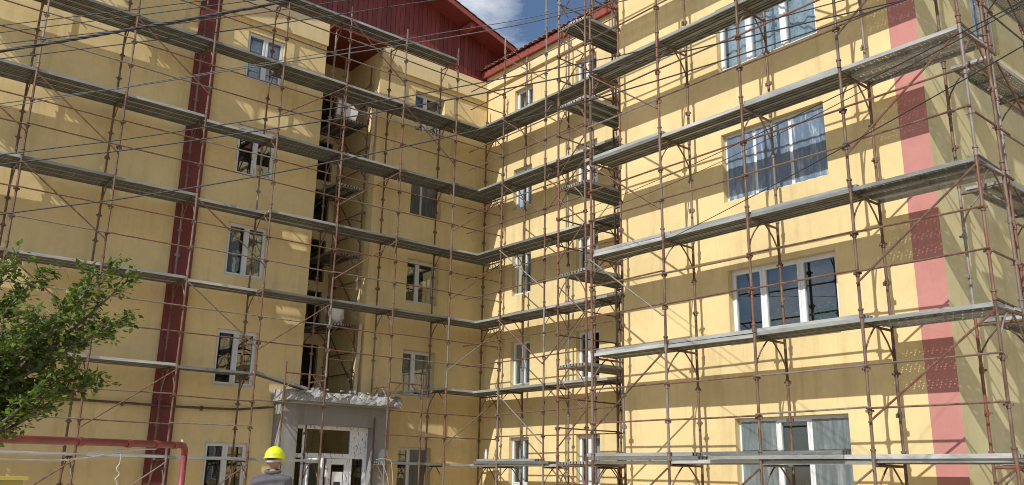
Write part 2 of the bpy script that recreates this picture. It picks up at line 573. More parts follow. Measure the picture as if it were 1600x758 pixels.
# red bands
mb = MB()
mb.box(6.55, 7.06, YW - 0.13, YW + 0.05, 0.14, 14.15)
o = mb.build('red_band', 'red_dark', bld)
o['label'] = 'burgundy vertical pilaster strip on left wing'
mb = MB()
mb.quad((XB, YE, 0), (XB, 6.06, 0), (XB, 6.06, 14.45), (XB, YE, 14.45))
o = mb.build('red_band', 'red_pink', bld, fix=False)
o['label'] = 'rose red corner strip on right block'

# friezes
mb = MB()
mb.prism([(YW + 0.02, 13.47), (YW - 0.10, 13.47), (YW - 0.10, 14.15), (YW + 0.02, 14.15)], -2.5, 6.548)
mb.prism([(YW + 0.02, 13.47), (YW - 0.10, 13.47), (YW - 0.10, 14.15), (YW + 0.02, 14.15)], 7.062, 10.2)
mb.build('frieze', 'frieze', bld)
mb = MB()
mb.prism([(YW + 0.02, 13.47), (YW - 0.10, 13.47), (YW - 0.10, 14.15), (YW + 0.02, 14.15)], 12.0, XM - 0.11)
mb.build('frieze', 'frieze', bld)
mb = MB()
mb.box(XM - 0.10, XM + 0.02, YC, YW - 0.103, 13.86, 14.36)
mb.build('frieze', 'frieze', bld)
mb = MB()
mb.box(XB - 0.08, XB + 0.02, YE - 0.08, YC, 13.86, 14.36)
mb.build('frieze', 'frieze', bld)

# stair recess
RB = 22.77
mb = MB()
mb.quad((10.2, YW, 0.2), (10.2, RB, 0.2), (10.2, RB, 14), (10.2, YW, 14))
mb.build('recess_wall', 'wall', bld)
mb = MB()
mb.quad((12.0, YW, 0.2), (12.0, RB, 0.2), (12.0, RB, 14), (12.0, YW, 14))
mb.build('recess_wall', 'wall', bld)
st_h = [(10.25, 11.62, z, z + 1.25) for z in (4.0, 5.55, 7.1, 8.65, 10.2, 11.75)]
facade('recess_wall', 'wall', lambda u, v, n: (u, RB - n, v), 10.2, 12.0, 0.2, 14.0, st_h, 0.15)
for (a, b, c, d) in st_h:
    mb = MB()
    mb.box(a + 0.002, b - 0.002, RB + 0.10, RB + 0.14, c, c + 0.05)
    mb.box(a + 0.002, b - 0.002, RB + 0.10, RB + 0.14, d - 0.05, d)
    for x in (a + 0.002, (a + b) / 2 - 0.025, b - 0.052):
        mb.box(x, x + 0.05, RB + 0.10, RB + 0.14, c + 0.05, d - 0.05)
    w = mb.build('stair_window', 'dark_rubber', bld)
    mb = MB()
    mb.box(a + 0.05, b - 0.05, RB + 0.115, RB + 0.121, c + 0.05, d - 0.05)
    mb.build('pane', 'glass_dark', w)
mb = MB()
mb.box(10.2, 12.0, YW - 0.35, RB, 14.0, 14.06)
mb.build('recess_soffit', 'boards', bld)

# windows
def window(P, rect, sashes, setback, curtain=None, filmm=None, frame_mat='pvc', skip=(), white_sill=False):
    a, b, c, d = rect
    g = 0.002
    n0, n1 = -setback, -setback + 0.07
    def bar(mb, u0, u1, v0, v1, na=n0, nb=n1):
        pts = [P(u0, v0, na), P(u1, v1, nb)]
        lo = [min(pts[0][i], pts[1][i]) for i in range(3)]
        hi = [max(pts[0][i], pts[1][i]) for i in range(3)]
        mb.box(lo[0], hi[0], lo[1], hi[1], lo[2], hi[2])
    a, b, c, d = a + g, b - g, c + g, d - g
    fwid = 0.042
    mb = MB()
    bar(mb, a, b, c, c + fwid)
    bar(mb, a, b, d - fwid, d)
    bar(mb, a, a + fwid, c + fwid, d - fwid)
    bar(mb, b - fwid, b, c + fwid, d - fwid)
    cuts = [a + fwid + (b - a - 2 * fwid) * s for s in sashes]
    for x in cuts[1:-1]:
        bar(mb, x - 0.022, x + 0.022, c + fwid, d - fwid)
    w = mb.build('window', frame_mat, bld)
    for i in range(len(cuts) - 1):
        p, q = cuts[i] + (0.022 if i else 0), cuts[i + 1] - (0.022 if i < len(cuts) - 2 else 0)
        v0, v1 = c + fwid, d - fwid
        s = 0.042
        mb = MB()
        na, nb = n0 + 0.012, n1 + 0.012
        bar(mb, p, q, v0, v0 + s, na, nb)
        bar(mb, p, q, v1 - s, v1, na, nb)
        bar(mb, p, p + s, v0 + s, v1 - s, na, nb)
        bar(mb, q - s, q, v0 + s, v1 - s, na, nb)
        mb.build('sash', frame_mat, w)
        mb = MB()
        bar(mb, p + s, q - s, v0 + s, v1 - s, n0 + 0.035, n0 + 0.043)
        mb.build('pane', 'glass', w)
        if filmm and i not in skip:
            mb = MB()
            K = 10
            u0, u1 = p + 0.012, q - 0.012
            for x in range(K):
                ua, ub = u0 + (u1 - u0) * x / K, u0 + (u1 - u0) * (x + 1) / K
                na = n1 + 0.018 + 0.006 * math.sin(x * 1.9 + i)
                nb = n1 + 0.018 + 0.006 * math.sin((x + 1) * 1.9 + i)
                mb.quad(P(ua, v0 + 0.015, na), P(ub, v0 + 0.015, nb), P(ub, v1 - 0.015, nb), P(ua, v1 - 0.015, na))
            mb.build('plastic_film', filmm, w)
    if curtain:
        mb = MB()
        K = 44
        u0, u1 = a + 0.03, b - 0.03
        for x in range(K):
            ua, ub = u0 + (u1 - u0) * x / K, u0 + (u1 - u0) * (x + 1) / K
            fa = n0 - 0.13 + 0.022 * math.sin(x * 1.25) + 0.012 * math.sin(x * 0.43)
            fb = n0 - 0.13 + 0.022 * math.sin((x + 1) * 1.25) + 0.012 * math.sin((x + 1) * 0.43)
            if curtain == 'curtain' and (0.40 < x / K < 0.60):
                continue
            mb.quad(P(ua, c - 0.02, fa), P(ub, c - 0.02, fb), P(ub, d, fb), P(ua, d, fa))
        mb.build('curtain', curtain, w)
    if white_sill:
        mb = MB()
        bar(mb, a, b, c - 0.0, c + 0.028, -setback + 0.09, 0.03)
        mb.build('sill', 'sill', w)
    return w

for k, r in enumerate(L_A):
    window(PL, r, (0, 0.5, 1), 0.14, [None, None, 'curtain', None, 'lace'][k], None, 'foil' if k == 3 else 'pvc')
for k, r in enumerate(L_C):
    window(PL, r, (0, 0.5, 1), 0.14)
for k, r in enumerate(L_B):
    window(PL, r, (0, 0.42, 1), 0.26, [None, 'curtain', None, 'lace', 'curtain'][k], 'film_dusk' if k in (3, 0) else None, 'pvc', (0,) if k == 0 else ())
for k, r in enumerate(M_1):
    window(PM, r, (0, 0.45, 1), 0.2, 'lace')
for k, r in enumerate(M_2):
    window(PM, r, (0, 0.55, 1), 0.2, 'lace' if k != 1 else None)
window(PB, B_1[0], (0, 0.34, 0.64, 1), 0.20, None, 'film_green', 'pvc', (1,))
window(PB, B_1[1], (0, 0.335, 0.70, 1), 0.20, None, None, 'pvc', (), True)
window(PB, B_1[2], (0, 0.335, 0.70, 1), 0.20, 'lace', 'film_blue', 'pvc')
window(PB, B_1[3], (0, 0.335, 0.70, 1), 0.20, 'lace')
window(PB, B_1[4], (0, 0.335, 0.70, 1), 0.20, 'lace')
window(PE, E_1[0], (0, 0.5, 1), 0.15)

# roofs: left gable (ridge along y at x = RX), right wing eaves
RX, SL = 11.0, 0.315      # ridge and slope
def zg(x):                       # underside of the gable roof over the left wing
    return 17.0 - SL * abs(x - RX)
mb = MB()
for s in (-1, 1):
    xe = RX + s * 8.2
    a, b = (RX, 20.12), (xe, 20.12)
    for dz in (0.0, 0.10):
        mb.quad((RX, 20.12, zg(RX) + dz), (xe, 20.12, zg(xe) + dz), (xe, 34.5, zg(xe) + dz), (RX, 34.5, zg(RX) + dz))
roof = mb.build('roof', 'boards', bld)
for s in (-1, 1):                # barge boards along the verge
    mb = MB()
    x1 = RX + s * 8.2
    p = [(RX, zg(RX) - 0.06), (x1, zg(x1) - 0.06), (x1, zg(x1) + 0.11), (RX, zg(RX) + 0.11)]
    n = len(mb.v)
    for y in (20.08, 20.12):
        mb.poly([(x, y, z) for x, z in p])
    mb.quad((p[0][0], 20.08, p[0][1]), (p[1][0], 20.08, p[1][1]), (p[1][0], 20.12, p[1][1]), (p[0][0], 20.12, p[0][1]))
    mb.quad((p[3][0], 20.08, p[3][1]), (p[2][0], 20.08, p[2][1]), (p[2][0], 20.12, p[2][1]), (p[3][0], 20.12, p[3][1]))
    mb.build('barge_board', 'red_trim', roof)
# verge tiles: overlapping barrels along the slope
vt = MB()
prof = [(0.10 * math.cos(t), 0.075 * math.sin(t)) for t in [math.pi * i / 6 for i in range(7)]]
vt.v += [(0.0, y, z) for y, z in prof] + [(0.38, y * 0.86, z * 0.86) for y, z in prof] + [(0.0, y * 0.8, z * 0.7 - 0.004) for y, z in prof]
for i in range(6):
    vt.f.append((i, i + 1, 7 + i + 1, 7 + i))
    vt.f.append((i, i + 1, 14 + i + 1, 14 + i))
vmesh = vt.mesh('verge_tile', 'tile', True)
for s in (1, -1):
    for i in range(24):
        d = Vector((s, 0, -SL)).normalized()
        pos = Vector((RX, 20.15, zg(RX) + 0.115)) + d * (0.34 * i + 0.36)
        up = Vector((s * SL, 0, 1)).normalized()
        place('verge_tile', vmesh, roof, basis(pos + up * 0.012, -d, up.cross(-d), up))
# field tiles of the gable roof seen from above
def roof_field(name, origin, along, slope, n_cols, n_rows, pitch, rowl):
    mb = MB()
    up = along.cross(slope).normalized()
    if up.z < 0: up = -up
    prof = [(pitch * (i / 6 - 0.5), 0.035 * math.sin(math.pi * i / 6)) for i in range(7)]
    for r in range(n_rows):
        for c in range(n_cols):
            o_ = origin + along * (pitch * c) + slope * (rowl * r) + up * 0.02
            for i in range(6):
                a0 = o_ + along * prof[i][0] + up * prof[i][1]
                a1 = o_ + along * prof[i + 1][0] + up * prof[i + 1][1]
                dd = slope * (rowl + 0.03) - up * 0.02
                mb.quad(a0 + up * 0.02, a1 + up * 0.02, a1 + dd, a0 + dd)
    return mb.mesh(name, 'tile', False, False)
for s in (1, -1):
    d = Vector((s, 0, -SL)).normalized()
    me = roof_field('roof_tiles', Vector((RX, 20.4, zg(RX) + 0.10)) + d * 8.4, Vector((0, 1, 0)), -d, 62, 22, 0.225, 0.38)
    tag(place('roof_tiles', me, roof), None, None, kind='stuff')
# purlin ends under the verge
for px in (14.9, 7.1, 11.0):
    mb = MB()
    zt = min(zg(px - 0.09), zg(px + 0.09)) - 0.004
    mb.box(px - 0.09, px + 0.09, 20.18, YW - 0.045, zt - 0.2, zt)
    mb.build('purlin_end', 'red_trim', roof)
# gable boards, each a piece
x = 2.2
gb = MB()
gb.poly([(1.9, YW + 0.0, 14.15), (17.4, YW + 0.0, 14.15), (17.4, YW + 0.0, zg(17.4) - 0.004), (RX, YW + 0.0, zg(RX) - 0.004), (2.2, YW, 14.16)])
gable = gb.build('gable_backing', 'boards', bld)
while x < 17.3:
    wd = 0.165 + random.uniform(-0.006, 0.006)
    pr = 0.022 + random.uniform(0, 0.008)
    mb = MB()
    x0, x1 = x, x + wd - 0.012
    za, zb = zg(x0) - 0.006, zg(x1) - 0.006
    if min(za, zb) > 14.2:
        y0, y1 = YW - pr, YW - 0.002
        zbot = 14.155
        n = len(mb.v)
        mb.v += [(x0, y0, zbot), (x1, y0, zbot), (x1, y0, zb), (x0, y0, za), (x0, y1, zbot), (x1, y1, zbot), (x1, y1, zb), (x0, y1, za)]
        for f in ((0, 1, 2, 3), (4, 7, 6, 5), (0, 4, 5, 1), (1, 5, 6, 2), (2, 6, 7, 3), (3, 7, 4, 0)):
            mb.f.append(f)
        if RX > x0 and RX < x1:
            pass
        mb.build('board', 'boards', gable)
    x += wd

def eave(x_face, y0, y1, zb, overhang=0.25):
    """fascia, soffit, tile row of an eave running along y on a wall facing -x"""
    xf = x_face - overhang
    mb = MB()
    mb.box(xf, xf + 0.03, y0, y1, zb, zb + 0.22)
    mb.box(xf + 0.03, x_face + 0.05, y0, y1, zb + 0.03, zb + 0.05)
    fb = mb.build('fascia', 'red_trim', bld)
    mb = MB()
    sl = 0.315
    for dz in (0.225, 0.26):
        mb.quad((xf - 0.02, y0, zb + dz), (xf - 0.02, y1, zb + dz), (xf + 6.5, y1, zb + dz + 6.52 * sl), (xf + 6.5, y0, zb + dz + 6.52 * sl))
    rf = mb.build('roof', 'boards', bld)
    up = Vector((-sl, 0, 1)).normalized()
    sd = Vector((1, 0, sl)).normalized()
    n = int((y1 - y0) / 0.215)
    tm = MB()
    prof = [(0.1075 * math.cos(t), 0.062 * math.sin(t)) for t in [math.pi * i / 6 for i in range(7)]]
    pin = [(y * 0.84, z * 0.78) for y, z in prof]
    for (k, q) in ((0, prof), (1, pin)):
        tm.v += [(-0.07, y, z) for y, z in q] + [(0.36, y, z) for y, z in q]
    for i in range(6):
        tm.f.append((i, i + 1, 8 + i, 7 + i))
        tm.f.append((14 + i, 14 + i + 1, 22 + i, 21 + i))
        tm.f.append((i, i + 1, 15 + i, 14 + i))
    me = tm.mesh('eave_tile', 'tile', True)
    for i in range(n):
        pos = Vector((xf - 0.02, y1 - 0.11 - i * 0.215, zb + 0.262)) + up * random.uniform(0.0, 0.012)
        q = basis(pos, sd, up.cross(sd), up)
        place('eave_tile', me, rf, q)
    me = roof_field('roof_tiles', Vector((xf + 0.3, y0 + 0.1, zb + 0.36)), Vector((0, 1, 0)), sd, int((y1 - y0) / 0.225), 15, 0.225, 0.38)
    tag(place('roof_tiles', me, rf), None, None, kind='stuff')
eave(XM, YC - 0.0, YW + 0.6, 14.27)
eave(XB, YE - 0.4, YC - 0.02, 14.40)

# conduit along the left wing
mb = MB()
pts = [(-2.2 + 0.9 * i, YW - 0.10, 3.10 + 0.045 * (i / 2) * 0.1 + 0.015 * math.sin(i * 1.7)) for i in range(18)]
pts = [p for p in pts if p[0] < 9.5] + [(9.5, YW - 0.10, 3.26)]
for i, p in enumerate(pts):
    if 6.3 < p[0] < 7.3: pts[i] = (p[0], YW - 0.19, p[2])
mb.tube(pts, 0.028, 8)
cd = mb.build('conduit', 'conduit', bld)
for i in range(1, len(pts) - 1, 2):
    mb = MB()
    px, py, pz = pts[i]
    mb.box(px - 0.02, px + 0.02, py - 0.02, (YW if not (6.3 < px < 7.3) else YW - 0.13) - 0.002, pz - 0.06, pz + 0.045)
    mb.build('bracket', 'conduit', cd)

# ------------------------------------------------------------------ entrance: vestibule, door, broken canopy
VY = 20.36
mb = MB()
x0, x1 = 9.55, 12.66
dx0, dx1, dz = 10.0, 11.98, 2.86
mb.box(x0, dx0, VY, YW - 0.002, 0.14, 3.36)
mb.box(dx1 + 0.16, x1, VY, YW - 0.002, 0.14, 3.36)
mb.box(dx0, dx1 + 0.16, VY, YW - 0.002, dz, 3.36)
mb.build('entrance_wall', 'grey_plaster', bld)
# door set: frame, transom lights, leaves
DY = VY + 0.22
mb = MB()
def bx(a, b, c, d, y0=DY, y1=DY + 0.08):
    mb.box(a, b, y0, y1, c, d)
bx(dx0 + 0.002, dx1 + 0.158, 2.76, 2.858)
bx(dx0 + 0.002, dx0 + 0.08, 0.142, 2.76)
bx(dx0 + 0.26, dx0 + 0.36, 0.142, 2.76)
bx(dx1 - 0.36, dx1 - 0.27, 0.142, 2.76)
bx(dx1 + 0.05, dx1 + 0.158, 0.142, 2.76)
bx(dx0 + 0.36, dx1 - 0.36, 2.05, 2.17)
bx(dx0 + 0.08, dx0 + 0.26, 2.05, 2.15)
bx(dx1 - 0.27, dx1 + 0.05, 2.05, 2.17)
dset = mb.build('entrance_door_frame', 'foil', bld)
mb = MB(); bx(dx0 + 0.36, dx1 - 0.36, 2.17, 2.76, DY + 0.03, DY + 0.04); mb.build('pane', 'glass', dset)
mb = MB(); bx(dx0 + 0.08, dx0 + 0.26, 2.15, 2.76, DY + 0.03, DY + 0.04); mb.build('pane', 'glass_dark', dset)
mb = MB(); bx(dx0 + 0.08, dx0 + 0.26, 0.3, 2.05, DY + 0.03, DY + 0.04); mb.build('pane', 'glass_dark', dset)
mb = MB(); bx(dx1 - 0.27, dx1 + 0.05, 2.17, 2.76, DY + 0.02, DY + 0.05); mb.build('panel', 'foil', dset)
mb = MB(); bx(dx1 - 0.27, dx1 + 0.05, 0.3, 2.05, DY + 0.03, DY + 0.04); mb.build('pane', 'glass_dark', dset)
# right leaf, closed, with a notice
mb = MB()
lx0, lx1 = dx0 + 0.98, dx1 - 0.362
for (a, b, c, d) in ((lx0, lx0 + 0.13, 0.15, 2.04), (lx1 - 0.13, lx1, 0.15, 2.04), (lx0 + 0.13, lx1 - 0.13, 0.15, 0.5), (lx0 + 0.13, lx1 - 0.13, 1.9, 2.04)):
    bx(a, b, c, d, DY - 0.01, DY + 0.06)
leaf = mb.build('door_leaf', 'foil', bld)
mb = MB(); bx(lx0 + 0.13, lx1 - 0.13, 0.5, 1.9, DY + 0.02, DY + 0.03); mb.build('pane', 'glass_dark', leaf)
mb = MB(); bx(lx0 + 0.18, lx1 - 0.16, 1.32, 1.72, DY + 0.006, DY + 0.012); mb.build('notice', 'sill', leaf)
mb = MB(); bx(lx0 + 0.235, lx1 - 0.215, 1.39, 1.47, DY + 0.001, DY + 0.004); mb.build('notice_picture', 'dark_rubber', leaf)
mb = MB(); bx(lx0 + 0.135, lx1 - 0.2, 0.98, 1.22, DY + 0.004, DY + 0.010); mb.build('notice', 'sill', leaf)
# left leaf swung open towards the street
mb = MB()
hx = dx0 + 0.37
for (a, b, c, d) in ((0, 0.12, 0.15, 2.04), (0.46, 0.58, 0.15, 2.04), (0.12, 0.46, 0.15, 0.5), (0.12, 0.46, 1.9, 2.04)):
    mb.box(a, b, -0.03, 0.03, c, d)
leaf = mb.build('door_leaf', 'foil', bld, False, Matrix.Translation((hx, DY - 0.02, 0)) @ Matrix.Rotation(math.radians(-68), 4, 'Z'))
mb = MB(); mb.box(0.12, 0.46, -0.005, 0.005, 0.5, 1.9); mb.build('pane', 'glass', leaf)
# dark lobby behind
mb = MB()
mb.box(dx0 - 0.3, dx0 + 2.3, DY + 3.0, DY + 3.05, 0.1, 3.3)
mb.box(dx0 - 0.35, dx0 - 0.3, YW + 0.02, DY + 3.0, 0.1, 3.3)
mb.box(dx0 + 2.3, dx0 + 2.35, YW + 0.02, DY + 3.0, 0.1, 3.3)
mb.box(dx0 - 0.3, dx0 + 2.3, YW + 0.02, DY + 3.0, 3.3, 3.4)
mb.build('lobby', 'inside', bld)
# lamp arm and small bracket on the vestibule
mb = MB()
mb.tube([(12.18, VY - 0.02, 3.12), (12.18, VY - 0.02, 1.2)], 0.022, 8)
mb.build('downpipe', 'conduit', bld)
# canopy slab with a ragged front
def ragged_canopy():
    bm = bmesh.new()
    X0, X1, Y0, Y1 = 9.45, 12.78, 19.93, YW - 0.003
    nx, nz = 34, 4
    rnd = random.Random(5)
    grid = {}
    def zt(x): return 3.66 + 0.02 * math.sin(x * 5) + rnd.uniform(-0.035, 0.03)
    top = [zt(X0 + (X1 - X0) * i / nx) for i in range(nx + 1)]
    for i in range(nx + 1):
        x = X0 + (X1 - X0) * i / nx
        for j in range(nz + 1):
            t = j / nz
            z = 3.40 + (top[i] - 3.40) * t
            y = Y0 + rnd.uniform(-0.02, 0.035) + (0.09 * t * t) + 0.04 * math.sin(x * 9.0) * t
            if j == 0: y = Y0 + 0.02 + rnd.uniform(0, 0.01)
            grid[i, j] = bm.verts.new((x, y, z))
        grid[i, 'b'] = bm.verts.new((x, Y1, 3.40))
        grid[i, 't'] = bm.verts.new((x, Y1, 3.70))
    for i in range(nx):
        for j in range(nz):
            bm.faces.new((grid[i, j], grid[i + 1, j], grid[i + 1, j + 1], grid[i, j + 1]))
        bm.faces.new((grid[i, 0], grid[i, 'b'], grid[i + 1, 'b'], grid[i + 1, 0]))
        bm.faces.new((grid[i, nz], grid[i + 1, nz], grid[i + 1, 't'], grid[i, 't']))
        bm.faces.new((grid[i, 'b'], grid[i, 't'], grid[i + 1, 't'], grid[i + 1, 'b']))
    for i in (0, nx):
        bm.faces.new([grid[i, j] for j in range(nz + 1)] + [grid[i, 't'], grid[i, 'b']])
    bmesh.ops.recalc_face_normals(bm, faces=bm.faces)
    me = bpy.data.meshes.new('canopy')
    bm.to_mesh(me)
    bm.free()
    me.materials.append(M['concrete'])
    return me
cn = place('canopy', ragged_canopy(), bld)
cn['label'] = 'entrance canopy slab with broken concrete edge'
mb = MB()
mb.box(9.6, 12.62, 20.0, VY - 0.002, 3.362, 3.396)
mb.build('canopy_soffit', 'grey_plaster', cn)
rnd = random.Random(9)
for i in range(9):
    xx = 9.7 + 2.9 * i / 8 + rnd.uniform(-0.1, 0.1)
    mb = MB()
    mb.tube([(xx, 20.05, 3.56), (xx + rnd.uniform(-.02, .02), 19.93, 3.55 + rnd.uniform(-.01, .02)), (xx + rnd.uniform(-.08, .08), 19.84, 3.54 + rnd.uniform(-.06, .05))], 0.006, 5)
    mb.build('reinforcing_bar', 'conduit', cn)
def chunk(r):
    bm = bmesh.new()
    bmesh.ops.create_cube(bm, size=r * 1.5)
    bmesh.ops.subdivide_edges(bm, edges=bm.edges, cuts=1)
    for v in bm.verts:
        v.co = Vector((v.co.x * rnd.uniform(0.7, 1.3), v.co.y * rnd.uniform(0.7, 1.2), v.co.z * rnd.uniform(0.35, 0.6)))
    me = bpy.data.meshes.new('rubble')
    bm.to_mesh(me)
    bm.free()
    me.materials.append(M['concrete'])
    return me
chunks = [chunk(r) for r in (0.07, 0.05, 0.10)]
for i in range(9):
    xx = 9.6 + 3.0 * (i + rnd.uniform(-0.3, 0.3)) / 9
    o = place('rubble', chunks[i % 3], None, Matrix.Translation((xx, 20.08 + rnd.uniform(0, 0.35), 3.722)) @ Matrix.Rotation(rnd.uniform(0, 6), 4, 'Z'))
    tag(o, 'lump of broken concrete lying on the entrance canopy', 'rubble', 'rubble on the entrance canopy')

# ------------------------------------------------------------------ scaffolding
W = 0.87                        # frame width
BAY = 1.8458
def zd(k): return 2.0 + 2.0 * k
TUBE = 0.0245
MC = {}

def standard_mesh(h, lugs, seed):
    key = ('st', round(h, 2), lugs, seed)
    if key not in MC:
        mb = MB()
        mb.tube([(0, 0, 0), (0, 0, h)], TUBE, 8)
        rd = random.Random(seed)
        if lugs:
            for z in (0.66, 1.26):
                if z < h - 0.1:
                    mb.tube([(0, 0, z - 0.045), (0, 0, z + 0.045)], TUBE + 0.010, 8)
                    mb.box(-0.062, 0.062, -0.012, 0.012, z - 0.03 + rd.uniform(-.02, .02), z + 0.016)
                    mb.box(-0.012, 0.012, -0.075, -0.02, z - 0.016, z + 0.016)
        mb.tube([(0, 0, 0.0), (0, 0, 0.11)], TUBE + 0.008, 8)
        mb.tube([(0, 0, 0.11), (0, 0, 0.135)], TUBE + 0.018, 8)
        MC[key] = mb.mesh('standard', 'tube', False)
    return MC[key]

def rail_mesh(l):
    key = ('rail', round(l, 2))
    if key not in MC:
        mb = MB()
        mb.tube([(-0.03, 0, 0), (l * 0.5, 0, -0.004), (l + 0.03, 0, 0)], 0.0165, 6)
        MC[key] = mb.mesh('guard_rail', 'tube')
    return MC[key]

def transom_mesh(w):
    key = ('tr', round(w, 2))
    if key not in MC:
        mb = MB()
        mb.tube([(0, 0, 0), (0, w, 0)], 0.021, 8)
        MC[key] = mb.mesh('transom', 'tube')
        for s, n in ((0, 'a'), (1, 'b')):
            mb = MB()
            q = [(0, 0.0, -0.50), (0, 0.05, -0.36), (0, 0.16, -0.20), (0, 0.30, -0.06), (0, 0.36, -0.012)]
            if s: q = [(x, w - y, z) for x, y, z in q]
            mb.tube(q, 0.0135, 6)
            MC[('kn', round(w, 2), s)] = mb.mesh('knee_brace', 'tube')
    return MC[key]

def plank_profile(w):
    h = w / 2
    pts = [(-h, 0), (h, 0), (h, -0.060), (h - 0.030, -0.060), (h - 0.032, -0.008)]
    for c in (0.0462, -0.0462):
        pts += [(c + 0.0285, -0.008), (c + 0.0265, -0.055), (c - 0.0265, -0.055), (c - 0.0285, -0.008)]
    pts += [(-h + 0.032, -0.008), (-h + 0.030, -0.060), (-h, -0.060)]
    return pts

def plank_mesh(l, w=0.278):
    key = ('pl', round(l, 2), w)
    if key not in MC:
        mb = MB()
        prof = plank_profile(w)
        mb.prism(prof, 0.006, l - 0.006)
        me = MC[key] = mb.mesh('plank', 'plank')
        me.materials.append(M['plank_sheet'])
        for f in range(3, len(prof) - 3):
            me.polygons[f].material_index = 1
    return MC[key]

def perf_mesh(l, w=0.278):
    """plank whose sheet has rows of square holes"""
    key = ('pf', round(l, 2), w)
    if key not in MC:
        mb = MB()
        h = w / 2
        rows = [-0.105, -0.063, -0.021, 0.021, 0.063, 0.105]
        hs = 0.0080
        vs = [-h]
        for r in rows: vs += [r - hs, r + hs]
        vs.append(h)
        n = 27
        us = [0.006]
        for i in range(n):
            c = 0.07 + (l - 0.14) * i / (n - 1)
            us += [c - hs, c + hs]
        us.append(l - 0.006)
        for i in range(len(us) - 1):
            for j in range(len(vs) - 1):
                if i % 2 and j % 2:
                    if ((i // 2) + (j // 2)) % 2 == 0 or j // 2 in (1, 4):
                        continue
                mb.quad((us[i], vs[j], -0.002), (us[i + 1], vs[j], -0.002), (us[i + 1], vs[j + 1], -0.002), (us[i], vs[j + 1], -0.002))
        for s in (-1, 1):
            mb.box(0.006, l - 0.006, s * h - (0.004 if s > 0 else 0), s * h + (0.0 if s > 0 else 0.004), -0.058, 0.0)
            a, b = sorted((s * (h - 0.022), s * (h - 0.0045)))
            mb.box(0.006, l - 0.006, a, b, -0.058, -0.053)
        for xx in (0.006, l / 2, l - 0.012):
            mb.box(xx, xx + 0.006, -h + 0.005, h - 0.005, -0.05, -0.004)
        MC[key] = mb.mesh('plank', 'plank', False, False)
    return MC[key]

rs = random.Random(21)
class Scaffold:
    def __init__(s, name_label, o, along, inner, stations, zgrd=0.0, width=W):
        s.root = thing('scaffold', name_label, 'scaffold', (o[0], o[1], 0))
        s.a, s.n, s.st, s.w = Vector(along), Vector(inner), stations, width
        s.z0 = zgrd
    def mw(s, u, v, z, extra=None):
        q = basis(s.a * u + s.n * v + Vector((0, 0, z)), s.a, s.n, Vector((0, 0, 1)))
        return q @ extra if extra is not None else q
    def poles(s, i, v, top, z0=None, outer=True):
        u = s.st[i]
        z = s.z0 if z0 is None else z0
        if z0 is None:
            mb = MC.get('base')
            if mb is None:
                m_ = MB(); m_.box(-0.075, 0.075, -0.075, 0.075, 0.004, 0.014); m_.tube([(0, 0, 0.014), (0, 0, 0.16)], 0.017, 8)
                mb = MC['base'] = m_.mesh('base_plate', 'tube')
            place('base_plate', mb, s.root, s.mw(u, v, z))
            z += 0.10
        lv = [zd(k) + 0.0 for k in range(0, 8)]
        while z < top - 0.05:
            nx = min([q for q in lv if q > z + 0.06] + [top])
            nx = min(nx, top)
            lean = Matrix.Rotation(rs.uniform(-0.006, 0.006), 4, 'X') @ Matrix.Rotation(rs.uniform(-0.006, 0.006), 4, 'Y') @ Matrix.Rotation(rs.choice((0, math.pi)), 4, 'Z')
            place('standard', standard_mesh(nx - z, True, rs.randrange(3)), s.root, s.mw(u, v, z, lean))
            z = nx
    def frame(s, i, k, w=None):
        me = transom_mesh(s.w)
        t = place('transom', me, s.root, s.mw(s.st[i], 0, zd(k) - 0.088))
        for q in (0, 1):
            place('knee_brace', MC[('kn', round(s.w, 2), q)], t)
    def rail(s, i, j, z, v=-0.04, over=(0, 0)):
        l = s.st[j] - s.st[i] + over[0] + over[1]
        q = s.mw(s.st[i] - over[0], v, z + rs.uniform(-0.02, 0.02), Matrix.Rotation(rs.uniform(-0.012, 0.012), 4, 'Y'))
        place('guard_rail', rail_mesh(l), s.root, q)
    def bar(s, p, q, r=0.0165, name='diagonal_brace'):
        """tube between two points given as (u, v, z)"""
        A = s.a * p[0] + s.n * p[1] + Vector((0, 0, p[2]))
        B = s.a * q[0] + s.n * q[1] + Vector((0, 0, q[2]))
        mb = MB(); mb.tube([A, B], r, 6)
        mb.build(name, 'tube', s.root)
    def brace(s, i, k, d, v=-0.055):
        u0, u1 = s.st[i], s.st[i + 1]
        zl, zh = (zd(k) if k >= 0 else 0.0) + 0.5, zd(k + 1) - 0.14
        if d == 'd': s.bar((u0, v, zh), (u1, v, zl))
        else: s.bar((u0, v, zl), (u1, v, zh))
    def deck(s, i, k, n, first=0, perf=False, over=(0, 0), tilt=0, pw=0.278):
        l = s.st[i + 1] - s.st[i] + over[0] + over[1]
        for q in range(first, first + n):
            v = 0.035 + 0.1425 + q * 0.291
            if v + 0.14 > s.w + 0.03: break
            x = s.mw(s.st[i] - over[0] + rs.uniform(-0.004, 0.004), v + rs.uniform(-0.004, 0.004), zd(k) + rs.uniform(-0.012, 0.010), Matrix.Rotation(rs.uniform(-0.005, 0.005), 4, 'Y') @ Matrix.Rotation(rs.uniform(-0.02, 0.02), 4, 'X'))
            place('plank', perf_mesh(l) if perf else plank_mesh(l), s.root, x)

